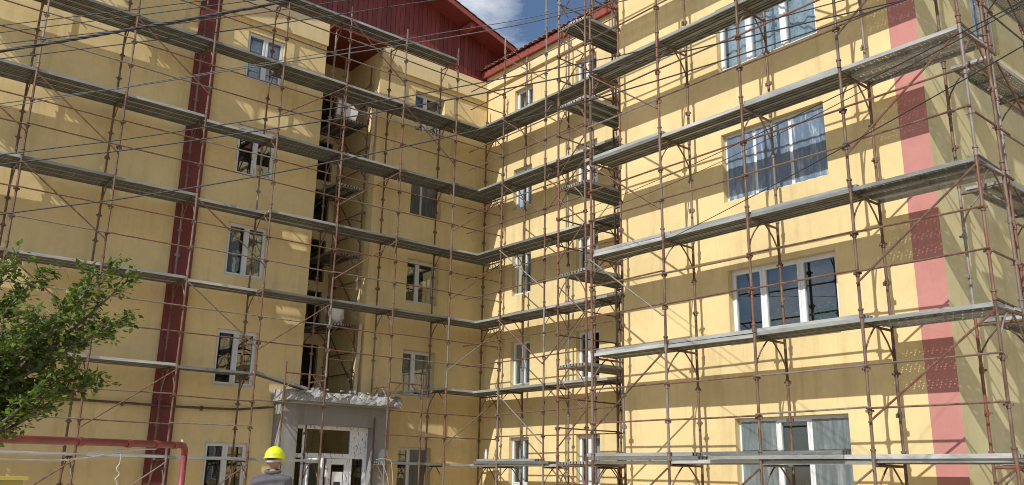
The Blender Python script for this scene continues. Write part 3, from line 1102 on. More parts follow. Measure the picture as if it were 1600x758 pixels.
# --- left wing scaffold (stations P-1 .. P7)
XL0, YL = 2.9526, 19.7242
S = Scaffold('rusty tube scaffold with seven steel plank decks along the left wing', (0, YL), (1, 0, 0), (0, 1, 0), [XL0 + BAY * i for i in range(-1, 8)])
S.root.location = (0, YL, 0)
NS = len(S.st)
tops = [13.2, 14.9, 14.9, 14.9, 13.95, 14.32, 14.30, 14.32, 13.4]
for i in range(NS):
    S.poles(i, 0, tops[i] if i != 8 else 13.4)
    S.poles(i, S.w, (14.0 if 0 < i < 8 else 13.2))
for i in range(NS):
    for k in range(0, 7):
        if i in (0, 8) and k == 6: continue
        S.frame(i, k)
B2 = 1                                            # station index offset: bay of P0-P1 is bay 1
for b in range(-1, 7):
    i = b + B2
    for k in range(-1, 6):
        if k == -1 and b in (2, 3, 4): continue
        z = zd(k) if k >= 0 else 0.0
        for dz in (0.69, 1.29):
            if b == 3 and k == 0 and dz < 1: continue
            if b == 4 and k == 0: continue
            S.rail(i, i + 1, z + dz)
    if b in (3, 4, 5):
        S.rail(i, i + 1, zd(6) + 0.0 - 0.3)
    for k in range(0, 7):
        if k == 6:
            if 0 <= b <= 5: S.deck(i, 6, 2)
            continue
        if k == 0:
            if b not in (3, 4): S.deck(i, 0, 2)
            elif b == 3: S.deck(i, 0, 1)
            continue
        if k == 1 and b in (3, 4, 5): continue
        if b == 2 and k in (1, 2, 3, 4):
            S.deck(i, k, 2, 1)
        elif b == 2 and k == 5:
            S.deck(i, k, 2)
        else:
            S.deck(i, k, 3)
for (b, k, d) in ((0, 3, 'd'), (0, 2, 'd'), (0, 1, 'd'), (1, 4, 'd'), (2, 1, 'd'), (2, 2, 'd'), (3, 4, 'u'), (3, 1, 'u'), (1, 0, 'u'), (0, -1, 'u'),
                  (1, -1, 'u'), (2, -1, 'u'), (4, 3, 'u'), (4, 2, 'u'), (6, 3, 'u'), (6, 2, 'u'), (6, 1, 'u'), (6, 0, 'u'), (5, 4, 'd'), (4, 5, 'd'), (-1, 3, 'd'), (-1, 1, 'd')):
    S.brace(b + B2, k, d)
# portal frames either side of the entrance
for (xa, xb) in ((9.25, S.st[5]), (S.st[6], 13.24)):
    for xx in ((xa,) if xa < 10 else (xb,)):
        mb = MB(); mb.tube([(xx, 0, 0.14), (xx, 0, 4.3)], TUBE, 8); mb.box(xx - 0.07, xx + 0.07, -0.07, 0.07, 0.128, 0.14)
        mb.build('standard', 'tube', S.root)
    S.bar((xa, 0, 4.02), (xb, 0, 4.02), 0.02, 'portal_bar')
    S.bar((xa, 0, 3.62), (xa + 0.35, 0, 4.0), 0.014, 'knee_brace')
    S.bar((xb, 0, 3.62), (xb - 0.35, 0, 4.0), 0.014, 'knee_brace')
LEFT = S

# --- corner scaffold along the recessed wall (stations run toward the camera)
ys = [18.57, 16.715, 14.86, 13.1]
S = Scaffold('rusty tube scaffold in the inner corner along the recessed wall', (14.93, 0), (0, -1, 0), (1, 0, 0), [-y for y in ys])
for i in range(4):
    S.poles(i, 0, [14.5, 15.8, 15.8, 12.2][i])
    S.poles(i, S.w, [14.2, 14.2, 14.2, 12.2][i])
    for k in range(0, 6): S.frame(i, k)
for i in range(3):
    for k in range(-1, 6):
        z = zd(k) if k >= 0 else 0.0
        for dz in (0.69, 1.29):
            S.rail(i, i + 1, z + dz, -0.04, (0.0, 0.0))
    for k in range(0, 6):
        S.deck(i, k, 3 if k else 2)
for k in range(0, 6):                              # overrun onto the left wing's decks
    S.st.insert(0, -20.15)
    S.deck(0, k, 3 if k else 2, 0)
    if k:
        S.rail(0, 1, zd(k) + 0.69, -0.04); S.rail(0, 1, zd(k) + 1.29, -0.04)
    S.st.pop(0)
for k in range(0, 6):
    S.brace(0, k, 'd')
    if k in (1, 3): S.brace(1, k, 'u')
S.brace(0, -1, 'd')
S.bar((S.st[1], 0, 15.6), (S.st[1], S.w, 14.75), 0.0165)
S.bar((S.st[0], 0, 14.45), (S.st[0], S.w, 13.9), 0.0165)
CORNER = S

# --- return scaffold beside the projecting block
S = Scaffold('narrow rusty scaffold tower on the hidden side of the projecting block', (0, 13.72), (-1, 0, 0), (0, -1, 0), [-14.5, -12.66])
for i in range(2):
    for v in (0, S.w):
        S.poles(i, v, 15.6 if i else 14.4)
    for k in range(0, 6): S.frame(i, k)
for k in range(0, 6):
    S.deck(0, k, 3, 0)
    z = zd(k)
    S.rail(0, 1, z + 0.69); S.rail(0, 1, z + 1.29)
for k in range(0, 7):                              # zigzag of ladder braces on the end frame
    z = zd(k - 1) if k else 0.3
    S.bar((-12.66 + 0.03, 0, z + 0.25), (-12.66 + 0.03, S.w, z + 1.0), 0.0145)
    S.bar((-12.66 + 0.03, S.w, z + 1.0), (-12.66 + 0.03, 0, z + 1.75), 0.0145)
    S.bar((-12.66 + 0.03, 0, z + 1.25), (-12.66 + 0.03, S.w, z + 1.25), 0.0145, 'ledger')
RETURN = S

# --- right block scaffold (stations Q0 .. Q4)
XR, YQ = 11.8827, 11.9016
S = Scaffold('rusty tube scaffold with stacked steel planks along the sunlit right block', (XR, 0), (0, -1, 0), (1, 0, 0), [-YQ + BAY * j for j in range(5)])
for i in range(5):
    S.poles(i, 0, 14.6)
    S.poles(i, S.w, 14.0)
    for k in range(0, 6): S.frame(i, k)
for i in range(4):
    for k in range(-1, 6):
        z = zd(k) if k >= 0 else 0.0
        for dz in (0.69, 1.29): S.rail(i, i + 1, z + dz)
    for k in range(0, 6):
        if i == 3: S.deck(i, k, 3, 0, True)
        else: S.deck(i, k, 2, 0, k == 5)
for (i, k, d) in ((0, 3, 'd'), (0, 2, 'd'), (0, 1, 'd'), (0, 0, 'u'), (3, 2, 'u'), (3, 1, 'u'), (3, 0, 'u'), (3, 3, 'u'), (0, -1, 'u'), (1, -1, 'u'), (2, -1, 'u'), (3, -1, 'u'), (2, 4, 'd')):
    S.brace(i, k, d)
RIGHT = S
# --- end wall scaffold
S = Scaffold('rusty tube scaffold with perforated planks along the end wall', (0, 4.60), (1, 0, 0), (0, 1, 0), [13.14, 14.96, 16.80, 18.65], 0.0, 0.70)
for i in range(4):
    S.poles(i, 0, 14.4)
    S.poles(i, S.w, 13.8)
    for k in range(0, 6): S.frame(i, k)
for i in range(3):
    for k in range(0, 6):
        z = zd(k)
        for dz in (0.69, 1.29): S.rail(i, i + 1, z + dz)
        S.deck(i, k, 2, 0, True)
    S.rail(i, i + 1, 0.69); S.rail(i, i + 1, 1.29)
for k in (1, 2, 3):
    S.bar((11.9, -0.08, zd(k) + 0.69), (13.2, -0.08, zd(k) + 0.66), 0.0165, 'guard_rail')
    S.bar((11.9, -0.08, zd(k) + 0.03), (13.2, -0.04, zd(k) - 0.03), 0.022, 'ledger')
    S.brace(0, k, 'd')
    S.brace(1, k, 'u')
ENDS = S

# --- recess scaffold
S = Scaffold('dark scaffold tower standing inside the stair recess', (11.86, 0), (0, 1, 0), (-1, 0, 0), [21.15, 22.55])
for i in range(2):
    for v in (0, S.w):
        S.poles(i, v, 13.85, 4.1)
    for k in range(1, 6): S.frame(i, k)
for k in range(1, 6):
    S.deck(0, k, 3)
    S.rail(0, 1, zd(k) + 0.69); S.rail(0, 1, zd(k) + 1.29)
    S.bar((21.15, -0.03, zd(k) + 0.3), (22.55, -0.03, zd(k) + 1.8))
    S.bar((21.15, 0, zd(k) + 1.0), (21.15, S.w, zd(k) + 1.0), 0.016, 'ledger')
S.root.location.z = -0.35
RECESS = S

# ------------------------------------------------------------------ loose planks and boards lying on the decks
def loose_plank(label, p, ang, l, w=0.278, pitch=0.0, roll=0.0, group=None):
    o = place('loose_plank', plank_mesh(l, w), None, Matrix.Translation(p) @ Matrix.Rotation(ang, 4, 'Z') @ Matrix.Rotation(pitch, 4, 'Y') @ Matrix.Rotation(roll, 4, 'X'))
    return tag(o, label, 'plank')
A90 = -math.pi / 2
dk = 0.064
loose_plank('loose steel plank on the second lowest deck, left end bay of the right scaffold', (12.08, 11.86, zd(1) + dk), A90, 2.3)
loose_plank('loose steel plank overlapping the second lowest deck near the flowered window', (12.10, 9.95, zd(1) + dk), A90 - 0.01, 3.6, pitch=0.0)
loose_plank('loose steel plank on the third deck, left end of the right scaffold', (12.07, 11.92, zd(2) + dk), A90, 2.0)
loose_plank('loose steel plank below the film covered window on the third deck', (12.10, 8.20, zd(2) + dk), A90 + 0.006, 1.9)
loose_plank('loose steel plank between second and third poles on the third deck', (12.10, 9.98, zd(2) + dk), A90 - 0.012, 1.75)
loose_plank('loose steel plank with its end overhanging the fourth deck of the right scaffold', (12.06, 12.12, zd(3) + dk), A90, 2.1)
loose_plank('loose steel plank on the fourth deck above the film covered window', (12.10, 8.22, zd(3) + dk), A90 - 0.008, 1.8)
loose_plank('long loose steel plank lying on the lowest deck at the right block corner', (12.02, 7.4, zd(0) + dk), A90, 2.9)
loose_plank('loose steel plank on the lowest deck in front of the ground floor window', (11.98, 9.2, zd(0) + dk), A90, 2.4)
loose_plank('upper of two crossed steel planks on the lowest deck before the ground floor window', (11.99, 9.35, zd(0) + 2 * dk), A90 + 0.02, 2.5)
loose_plank('lower loose plank on the lowest deck at the left pole of the right scaffold', (12.04, 12.05, zd(0) + dk), A90, 2.6)
loose_plank('topmost loose plank on the lowest deck at the left pole of the right scaffold', (12.05, 12.1, zd(0) + 2 * dk), A90 + 0.01, 2.5)
loose_plank('loose steel plank on the lowest deck in the inner corner', (15.05, 19.6, zd(0) + dk), A90, 3.1)
loose_plank('loose steel plank lying above others on the lowest deck in the inner corner', (15.06, 19.45, zd(0) + 2 * dk), A90 + 0.01, 2.4)
p0, p1 = Vector((8.5, 19.9, 4.0)), Vector((9.95, 20.02, 3.72))
d = (p1 - p0)
loose_plank('steel plank sloping down from the left scaffold onto the entrance canopy', p0, math.atan2(d.y, d.x), d.length, 0.278, math.asin(-d.z / d.length) )
p0, p1 = Vector((12.3, 20.05, 3.78)), Vector((14.02, 19.9, 4.03))
d = (p1 - p0)
loose_plank('steel plank sloping up from the entrance canopy to the corner scaffold', p0, math.atan2(d.y, d.x), d.length, 0.278, math.asin(-d.z / d.length))
p0, p1 = Vector((12.35, 20.4, 3.80)), Vector((14.02, 20.2, 4.02))
d = (p1 - p0)
loose_plank('second sloping plank between the entrance canopy and the corner, nearer the wall', p0, math.atan2(d.y, d.x), d.length, 0.278, math.asin(-d.z / d.length))

# ------------------------------------------------------------------ things in the recess and on the decks
def crumpled(name, label, cat, c, size, mat, seed):
    bm = bmesh.new()
    bmesh.ops.create_icosphere(bm, subdivisions=3, radius=1)
    r_ = random.Random(seed)
    offs = [Vector((r_.uniform(-1, 1), r_.uniform(-1, 1), r_.uniform(-1, 1))).normalized() for _ in range(16)]
    for v in bm.verts:
        n = v.co.normalized()
        k = 1 + 0.16 * sum(max(0, n.dot(o_)) ** 6 * (1 if i % 2 else -1) for i, o_ in enumerate(offs)) + r_.uniform(-0.05, 0.05)
        v.co = Vector((n.x * size[0] * k, n.y * size[1] * k, max(n.z, -0.8) * size[2] * k))
    me = bpy.data.meshes.new(name)
    bm.to_mesh(me)
    bm.free()
    me.materials.append(M[mat])
    o = place(name, me, None, Matrix.Translation(c))
    return tag(o, label, cat)
crumpled('plastic_sack', 'crumpled white plastic sack on a deck in the stair recess', 'sack', (11.40, 21.45, 5.94), (0.29, 0.22, 0.33), 'plastic_white', 3)
mb = MB()
pts = [(0, 0, 0), (0.62, 0, -0.06), (0.70, 0, 0.26), (0.52, 0, 0.40), (0.06, 0, 0.47)]
n = len(pts)
mb.v = [p for p in pts] + [(p[0], 0.06, p[2]) for p in pts]
mb.f = [tuple(range(n)), tuple(reversed(range(n, 2 * n)))] + [(i, i + n, (i + 1) % n + n, (i + 1) % n) for i in range(n)]
o = mb.build('insulation_board', 'plastic_white', None, False, Matrix.Translation((10.84, 21.2, 11.715)))
tag(o, 'broken white insulation board propped high up in the stair recess', 'board')
for lab, x_, y_, z_, l_ in (('pale timber board upright in the stair recess beside the top deck', 11.93, 20.78, 10.05, 2.6), ('pale timber board upright in the stair recess just above the canopy', 11.93, 20.80, 3.78, 1.9)):
    mb = MB(); mb.box(-0.05, 0.05, -0.012, 0.012, 0, l_)
    tag(mb.build('timber_board', 'wood', None, False, Matrix.Translation((x_ - 0.09, y_ + 0.1, z_)) @ Matrix.Rotation(0.03, 4, 'Y')), lab, 'board')

def bottle(p, label):
    t = thing('bottle', label, 'bottle', p)
    mb = MB(); mb.tube([(0, 0, 0), (0, 0, 0.02), (0, 0, 0.17), (0, 0, 0.21), (0, 0, 0.25)], [0.03, 0.036, 0.036, 0.018, 0.014], 12)
    mb.build('body', 'plastic_white', t, True)
    mb = MB(); mb.tube([(0, 0, 0.25), (0, 0, 0.275)], 0.017, 12)
    mb.build('cap', 'wood', t)
bottle((15.06, 19.2, zd(0) + 2 * dk + 0.001), 'white plastic bottle on the planks in the inner corner')

# white cord bundle on the entrance scaffold
def cord(name, label, cat, pts, r, mat='white_cord', seg=6, group=None):
    mb = MB(); mb.tube(pts, r, seg)
    o = mb.build(name, mat, None, True)
    return tag(o, label, cat, group)
def smooth(pts, n=8):
    P_ = [Vector(p) for p in pts]
    out_ = []
    for i in range(len(P_) - 1):
        p0_, p1_, p2_, p3_ = P_[max(i - 1, 0)], P_[i], P_[i + 1], P_[min(i + 2, len(P_) - 1)]
        for k in range(n):
            t = k / n
            out_.append(0.5 * ((2 * p1_) + (-p0_ + p2_) * t + (2 * p0_ - 5 * p1_ + 4 * p2_ - p3_) * t * t + (-p0_ + 3 * p1_ - 3 * p2_ + p3_) * t ** 3))
    out_.append(P_[-1])
    return out_
yb = 19.62
cord('hanging_cord', 'white cord looped over the scaffold rail right of the entrance door', 'cord',
     smooth([(11.85, yb, 2.03), (12.0, yb - .02, 2.06), (12.18, yb, 2.05), (12.3, yb, 2.0), (12.36, yb, 1.7), (12.40, yb, 1.3), (12.33, yb, 1.0), (12.28, yb, 1.25), (12.22, yb, 1.6), (12.10, yb, 1.85), (12.0, yb, 2.0)]), 0.007)

# ------------------------------------------------------------------ red gas pipe in front of the left wing
gp = thing('gas_pipe', 'red painted gas pipe on posts bending down in front of the left wing', 'pipe')
pa, pb = at_d(0, 685.5, 10.0), at_d(288, 696, 13.0)
dirp = (pb - pa); dirp.z = 0; dirp.normalize()
far = pa - dirp * 5
far.z = pa.z
mb = MB()
bend = [pb - dirp * 0.10, pb - dirp * 0.03 + Vector((0, 0, -0.006)), pb + dirp * 0.02 + Vector((0, 0, -0.05)), pb + dirp * 0.03 + Vector((0, 0, -0.13))]
mb.tube([far, pa] + bend[:1], 0.043, 12)
mb.build('pipe_run', 'gas', gp, True)
mb = MB(); mb.tube(bend, [0.043, 0.046, 0.046, 0.043], 12); mb.build('elbow', 'gas', gp, True)
mb = MB(); mb.tube([bend[-1], Vector((bend[-1].x, bend[-1].y, 0.0))], 0.043, 12); mb.build('riser', 'gas', gp, True)
for t in (0.35, 0.62, 0.80, 0.93):
    c = pa.lerp(pb, t)
    mb = MB(); mb.tube([c - dirp * 0.05, c + dirp * 0.05], 0.050, 12)
    for q in range(3):
        mb.tube([c + dirp * (-0.04 + 0.04 * q) + Vector((0, 0, 0.05)), c + dirp * (-0.04 + 0.04 * q) + Vector((0, 0, -0.052))], 0.008, 5)
    mb.build('joint_collar', 'gas', gp)
mb = MB(); mb.tube([pb - dirp * 0.06 + Vector((0, 0, 0.03)), pb - dirp * 0.06 + Vector((0, 0, 0.075))], [0.015, 0.019], 8)
mb.build('vent_plug', 'white_cord', gp)
c = pa - dirp * 1.2
mb = MB(); mb.tube([Vector((c.x, c.y, 0)), Vector((c.x, c.y, c.z - 0.03))], 0.03, 10); mb.build('support_post', 'gas', gp)
for j, (dz0, dz1, lab) in enumerate(((-0.125, -0.075, 'upper white cord strung below the red gas pipe'), (-0.185, -0.085, 'lower white cord strung below the red gas pipe'))):
    cord('white_cord', lab, 'cord', smooth([far + Vector((0.1, 0.1, dz0)), pa + Vector((0, 0, dz0 - 0.01)), pa.lerp(pb, 0.35) + Vector((0, 0, dz0 - 0.005)), pa.lerp(pb, 0.62) + Vector((0, 0, dz1)), pa.lerp(pb, 0.8) + Vector((0, 0, -0.058))]), 0.0095)
h0 = pa.lerp(pb, 0.58)
cord('hanging_cord', 'frayed white cord end dangling under the red gas pipe', 'cord', smooth([h0 + Vector((0, 0, -0.08)), h0 + Vector((0.01, 0, -0.22)), h0 + Vector((-0.02, 0, -0.30)), h0 + Vector((0.02, 0, -0.36)), h0 + Vector((-0.02, 0, -0.42)), h0 + Vector((0.01, 0, -0.47)), h0 + Vector((0, 0, -0.62))]), 0.006)
# yellow meter cabinet at the left edge
c = at_d(8, 746, 11.2)
t = thing('meter_cabinet', 'yellow metal meter cabinet at the far left edge below the pipe', 'cabinet', (c.x - 0.28, c.y + 0.1, 0))
zt = c.z
mb = MB(); mb.box(-0.45, 0.45, -0.16, 0.16, 0.0, zt - 0.03); mb.build('body', 'yellow_box', t)
mb = MB(); mb.box(-0.49, 0.49, -0.20, 0.20, zt - 0.028, zt + 0.012); mb.build('lid', 'yellow_box', t)
mb = MB(); mb.box(-0.40, 0.40, -0.172, -0.162, 0.12, zt - 0.1); d_ = mb.build('door', 'yellow_box', t)
mb = MB(); mb.box(0.28, 0.31, -0.19, -0.173, 0.7, 0.85); mb.build('handle', 'dark_rubber', d_)

# ladder at the end-wall scaffold foot
t = thing('ladder', 'yellow fibreglass ladder leaning inside the end wall scaffold', 'ladder', (13.42, 4.86, 0.0))
ml = Matrix.Rotation(0.04, 4, 'Y')
for i, xx in enumerate((-0.21, -0.13, 0.06, 0.14)):
    mb = MB(); mb.box(xx - 0.018, xx + 0.018, -0.035 + 0.02 * (i % 2), 0.035 + 0.02 * (i % 2), 0.0, 1.80 - 0.03 * (i % 2))
    mb.build('rail', 'yellow_frp' if i % 2 == 0 else 'yellow_box', t, False, ml)
for q in range(6):
    mb = MB(); mb.tube([(-0.19, 0, 0.2 + 0.28 * q), (0.12, 0, 0.2 + 0.28 * q)], 0.015, 8)
    mb.build('rung', 'dark_rubber', t, False, ml)
for xx in (-0.17, 0.10):
    mb = MB(); mb.box(xx - 0.055, xx + 0.055, -0.04, 0.06, 1.77, 1.83); mb.build('end_cap', 'dark_rubber', t, False, ml)

# ------------------------------------------------------------------ potted plants behind the flowered window
def potted(label, x, y, z, n, seed, spread, pot):
    t = thing('potted_plant', label, 'plant', (x, y, z))
    r_ = random.Random(seed)
    mb = MB(); mb.tube([(0, 0, 0), (0, 0, 0.10), (0, 0, 0.12), (0, 0, 0.122)], [0.045, 0.062, 0.068, 0.05], 14)
    mb.build('pot', pot, t, True)
    mb = MB()
    for i in range(n):
        a = r_.uniform(0, 6.28)
        rr = spread * math.sqrt(r_.random())
        c = Vector((rr * 0.35 * math.cos(a), rr * math.sin(a), 0.16 + r_.uniform(0, 0.44) * (1.15 - rr / spread * 0.6)))
        u = Vector((r_.uniform(-1, 1), r_.uniform(-1, 1), r_.uniform(-0.3, 0.7))).normalized()
        w = u.cross(Vector((r_.uniform(-1, 1), r_.uniform(-1, 1), 1))).normalized()
        s_ = r_.uniform(0.035, 0.065)
        mb.quad(c - u * s_, c + w * s_ * 0.55, c + u * s_, c - w * s_ * 0.55)
    mb.build('foliage', 'leaf', t, False, None, False)
zs = B_1[1][2] + 0.06
mb = MB(); mb.box(XB + 0.212, XB + 0.45, 7.36, 9.5, zs - 0.05, zs - 0.006)
mb.build('window_board', 'sill', bld)
potted('leafy green pot plant in the right pane of the flowered window', XB + 0.33, 7.78, zs - 0.004, 190, 4, 0.26, 'pot')
potted('wilting pot plant in the middle pane of the flowered window', XB + 0.33, 8.42, zs - 0.004, 120, 5, 0.30, 'sill')
potted('small trailing pot plant near the middle mullion of the flowered window', XB + 0.33, 8.70, zs - 0.004, 40, 6, 0.18, 'pot')

# ------------------------------------------------------------------ foreground tree
def make_tree():
    t = thing('leafy_tree', 'green leafy tree reaching into the picture at the left edge', 'tree', (0.35, 7.6, 0))
    base = Vector((0.35, 7.6, 0))
    r_ = random.Random(77)
    mb = MB()
    mb.tube(smooth([(0, 0, -0.02), (0.03, 0.02, 0.8), (-0.02, 0.03, 1.5), (0.05, 0.05, 2.1)], 4), [0.13 - 0.0045 * i for i in range(13)], 10)
    trunk = mb.build('trunk', 'bark', t, True)
    # limb targets: photo points with a distance from the camera
    ends = []
    spec = [(20, 415, 8.1), (62, 425, 8.4), (110, 470, 7.9), (170, 418, 8.2), (198, 440, 8.3), (150, 445, 8.5), (95, 505, 7.7), (188, 500, 8.0), (172, 515, 8.2), (120, 530, 8.5),
            (45, 500, 7.6), (20, 470, 8.6), (15, 545, 7.5), (70, 560, 8.0), (110, 575, 7.7), (150, 600, 7.9), (122, 600, 8.2), (80, 610, 7.6), (35, 610, 8.1), (15, 640, 7.7), (48, 625, 7.5), (5, 620, 8.5),
            (-30, 440, 8.0), (-60, 500, 7.8), (-70, 560, 8.2), (-40, 600, 7.6), (-60, 400, 8.3), (-120, 470, 7.8), (-160, 540, 8.0), (-100, 610, 8.1), (-150, 410, 8.0), (-210, 490, 7.9), (-90, 350, 8.2), (-200, 580, 7.7), (-20, 520, 8.8), (60, 520, 8.9)]
    lim = MB()
    tips = []
    for i, (u, v, dd) in enumerate(spec):
        e = at_d(u, v, dd) - base
        s0 = Vector((0.02, 0.04, 1.35 + 0.75 * r_.random()))
        mid = s0.lerp(e, 0.5) + Vector((r_.uniform(-.12, .12), r_.uniform(-.12, .12), r_.uniform(-0.22, 0.02)))
        pts = smooth([s0, mid, e], 6)
        lim.tube(pts, [0.032 * (1 - 0.86 * k / (len(pts) - 1)) for k in range(len(pts))], 6)
        for k in range(4, len(pts)):
            tips.append((pts[k], (pts[k] - pts[k - 1]).normalized(), k / (len(pts) - 1), lim))
    twigs = []
    for (p, dr, f, _) in tips:
        for q in range(4 if f > 0.6 else 2):
            d2 = (dr * 0.5 + Vector((r_.uniform(-1, 1), r_.uniform(-1, 1), r_.uniform(-0.55, 0.8)))).normalized()
            l = r_.uniform(0.09, 0.24)
            e = p + d2 * l
            lim.tube([p, p + d2 * l * 0.5 + Vector((0, 0, 0.012)), e], [0.005, 0.0035, 0.0015], 4, False)
            twigs.append((p, e, d2))
    lim.build('limbs', 'bark', t, True)
    cr_ = MB()
    for (p, e, d2) in twigs:
        n = r_.randint(13, 20)
        for k in range(n):
            f = (k + r_.random()) / n
            c = p.lerp(e, f) + Vector((r_.gauss(0, 0.026), r_.gauss(0, 0.026), r_.gauss(0, 0.022)))
            u = (d2 * 0.5 + Vector((r_.uniform(-1, 1), r_.uniform(-1, 1), r_.uniform(-0.7, 0.5)))).normalized()
            w = u.cross(Vector((r_.uniform(-.6, .6), r_.uniform(-.6, .6), 1))).normalized()
            up = u.cross(w).normalized()
            s_ = r_.uniform(0.015, 0.037)
            a = c + u * s_ * 2.1
            m_ = c + u * s_ * 0.9 - up * s_ * 0.15
            nn = len(cr_.v)
            cr_.v += [tuple(c), tuple(m_ + w * s_ * 0.62 + up * s_ * 0.22), tuple(a), tuple(m_ - w * s_ * 0.62 + up * s_ * 0.22)]
            cr_.f += [(nn, nn + 1, nn + 2), (nn, nn + 2, nn + 3)]
    cr_.build('crown', 'leaf', t, False, None, False)
make_tree()

# ------------------------------------------------------------------ overhead wires, strung square to the view across the yard
az = math.atan2(fw.x, fw.y)
PNV = Vector((math.sin(az), math.cos(az), 0))
def on_plane(u, v, dist):
    d = ray(u, v)
    return d * (dist / d.dot(PNV)) + Vector((0, 0, CAM_H))
def overhead(label, px, dist, r, mat='wire'):
    pts = [on_plane(u, v, dist) for u, v in px]
    a = pts[0] + (pts[0] - pts[1]).normalized() * 6
    b = pts[-1] + (pts[-1] - pts[-2]).normalized() * 6
    return cord('overhead_cable', label, 'cable', smooth([a] + pts + [b], 8), r, mat, 6, 'overhead cables crossing the yard')
overhead('thin cable highest at the left edge, above the thick twisted one', [(0, 40), (200, 16), (310, 2)], 7.2, 0.0045)
overhead('second thin cable from the top at the left edge', [(0, 51), (200, 26), (400, 0)], 7.2, 0.0045)
overhead('thin cable running just above the thick twisted cable at left', [(0, 69), (110, 56), (250, 40), (400, 21), (545, 0)], 7.0, 0.0045)
overhead('thin cable just below the thick twisted cable, crossing the red gable', [(0, 92), (200, 68), (400, 42), (600, 12), (680, 0)], 7.0, 0.005)
overhead('single cable running up to the sky gap beside the roof eave', [(0, 162), (200, 136), (400, 104), (600, 75), (800, 41), (905, 16), (980, 0)], 7.4, 0.005, 'wire_grey')
overhead('slim cable across the sky gap above the eave', [(700, 50), (800, 33), (900, 13), (960, 0)], 8.2, 0.004, 'wire_grey')
overhead('upper of the two long cables crossing from left edge to upper right', [(0, 242), (200, 217), (400, 187), (600, 157), (800, 120), (1000, 80), (1200, 32), (1320, 0)], 6.9, 0.005)
overhead('middle long cable crossing the whole scene from left edge to upper right', [(0, 257), (200, 234), (400, 205), (600, 174), (800, 137), (1000, 96), (1200, 50), (1400, 3)], 6.8, 0.006)
overhead('lowest long cable sagging across the scene from left edge to upper right', [(0, 335), (200, 309), (400, 276), (600, 236), (800, 190), (1000, 134), (1200, 72), (1400, 5)], 6.6, 0.006)
def stay(label, p_right, p_pole, sag, r):
    """cable from a far wall hook off to the right down to a scaffold pole"""
    a, b = Vector(p_right), Vector(p_pole)
    pts = []
    for i in range(25):
        t = i / 24
        pts.append(a.lerp(b, t) - Vector((0, 0, sag * 4 * t * (1 - t))))
    cord('overhead_cable', label, 'cable', pts, r, 'wire', 6, 'overhead cables crossing the yard')
pr = on_plane(1640, -20, 5.8)
stay('cable rising from the left pole of the right scaffold to the upper right corner', pr, (11.84, 11.90, 6.95), 0.10, 0.0055)
stay('thin twin cable rising to the upper right corner just below its neighbour', pr + Vector((0, 0, -0.02)), (11.84, 11.90, 6.80), 0.16, 0.0045)
stay('lowest cable across the right block, below the film covered window', on_plane(1640, 48, 5.8), (11.84, 11.90, 5.55), 0.10, 0.0055)
# the thick cable: two twisted strands as one thing with parts
tk = thing('twisted_cable', 'thick twisted black cable across the upper left corner', 'cable')
base_px = [(0, 80), (100, 64), (200, 46.5), (300, 29.5), (400, 11), (470, -3)]
cp = [on_plane(u, v, 6.9) for u, v in base_px]
cp = smooth([cp[0] + (cp[0] - cp[1]).normalized() * 5] + cp + [cp[-1] + (cp[-1] - cp[-2]).normalized() * 5], 30)
for ph in (0, 2.1, 4.2):
    mb = MB()
    pts = []
    for i, p in enumerate(cp):
        d = (cp[min(i + 1, len(cp) - 1)] - cp[max(i - 1, 0)]).normalized()
        u = d.cross(Vector((0, 0, 1))).normalized()
        w = d.cross(u)
        a = i * 0.42 + ph
        pts.append(p + u * 0.008 * math.cos(a) + w * 0.008 * math.sin(a))
    mb.tube(pts, 0.0075, 6)
    mb.build('strand', 'wire', tk, True)

# ------------------------------------------------------------------ the worker
def skin_body(name, chain_pts, edges, radii, root):
    me = bpy.data.meshes.new(name)
    bm = bmesh.new()
    sk = bm.verts.layers.skin.verify()
    vs = []
    for p, r in zip(chain_pts, radii):
        v = bm.verts.new(p)
        v[sk].radius = r if isinstance(r, tuple) else (r, r)
        vs.append(v)
    for a, b in edges:
        bm.edges.new((vs[a], vs[b]))
    vs[root][sk].use_root = True
    bm.to_mesh(me)
    bm.free()
    o = bpy.data.objects.new(name + '_tmp', me)
    COL.objects.link(o)
    o.modifiers.new('skin', 'SKIN').use_smooth_shade = True
    s = o.modifiers.new('sub', 'SUBSURF')
    s.levels = s.render_levels = 2
    dg = bpy.context.evaluated_depsgraph_get()
    dg.update()
    res = bpy.data.meshes.new_from_object(o.evaluated_get(dg))
    bpy.data.objects.remove(o)
    return res

def head_bm():
    """head facing +y, chin at z = 0.0, crown at about 0.235"""
    bm = bmesh.new()
    bmesh.ops.create_uvsphere(bm, u_segments=28, v_segments=20, radius=1)
    for v in bm.verts:
        x, y, z = v.co
        X, Y, Z = x * 0.078, y * 0.098, z * 0.118 + 0.118
        if z < -0.15:
            k = (-z - 0.15) / 0.85
            X *= 1 - 0.38 * k
            Y = Y * (1 - 0.42 * k) + 0.022 * k
        if y > 0.8 and abs(x) < 0.25 and -0.42 < z < 0.05:          # nose
            Y += 0.022 * (1 - abs(x) / 0.25) * (1 - abs(z + 0.25) / 0.25 if abs(z + 0.25) < 0.25 else 0)
        if y > 0.6 and 0.02 < z < 0.2 and 0.18 < abs(x) < 0.6:       # eye sockets
            Y -= 0.008
        if y > 0.7 and 0.2 < z < 0.35: Y += 0.004                    # brow
        if y > 0.75 and abs(x) < 0.3 and -0.58 < z < -0.45: Y += 0.006  # lips
        v.co = (X, Y, Z)
    for s in (-1, 1):                                               # ears
        e = bmesh.ops.create_uvsphere(bm, u_segments=8, v_segments=8, radius=1)
        for v in e['verts']:
            v.co = (s * 0.080 + v.co.x * 0.010, -0.005 + v.co.y * 0.018, 0.108 + v.co.z * 0.032)
    return bm

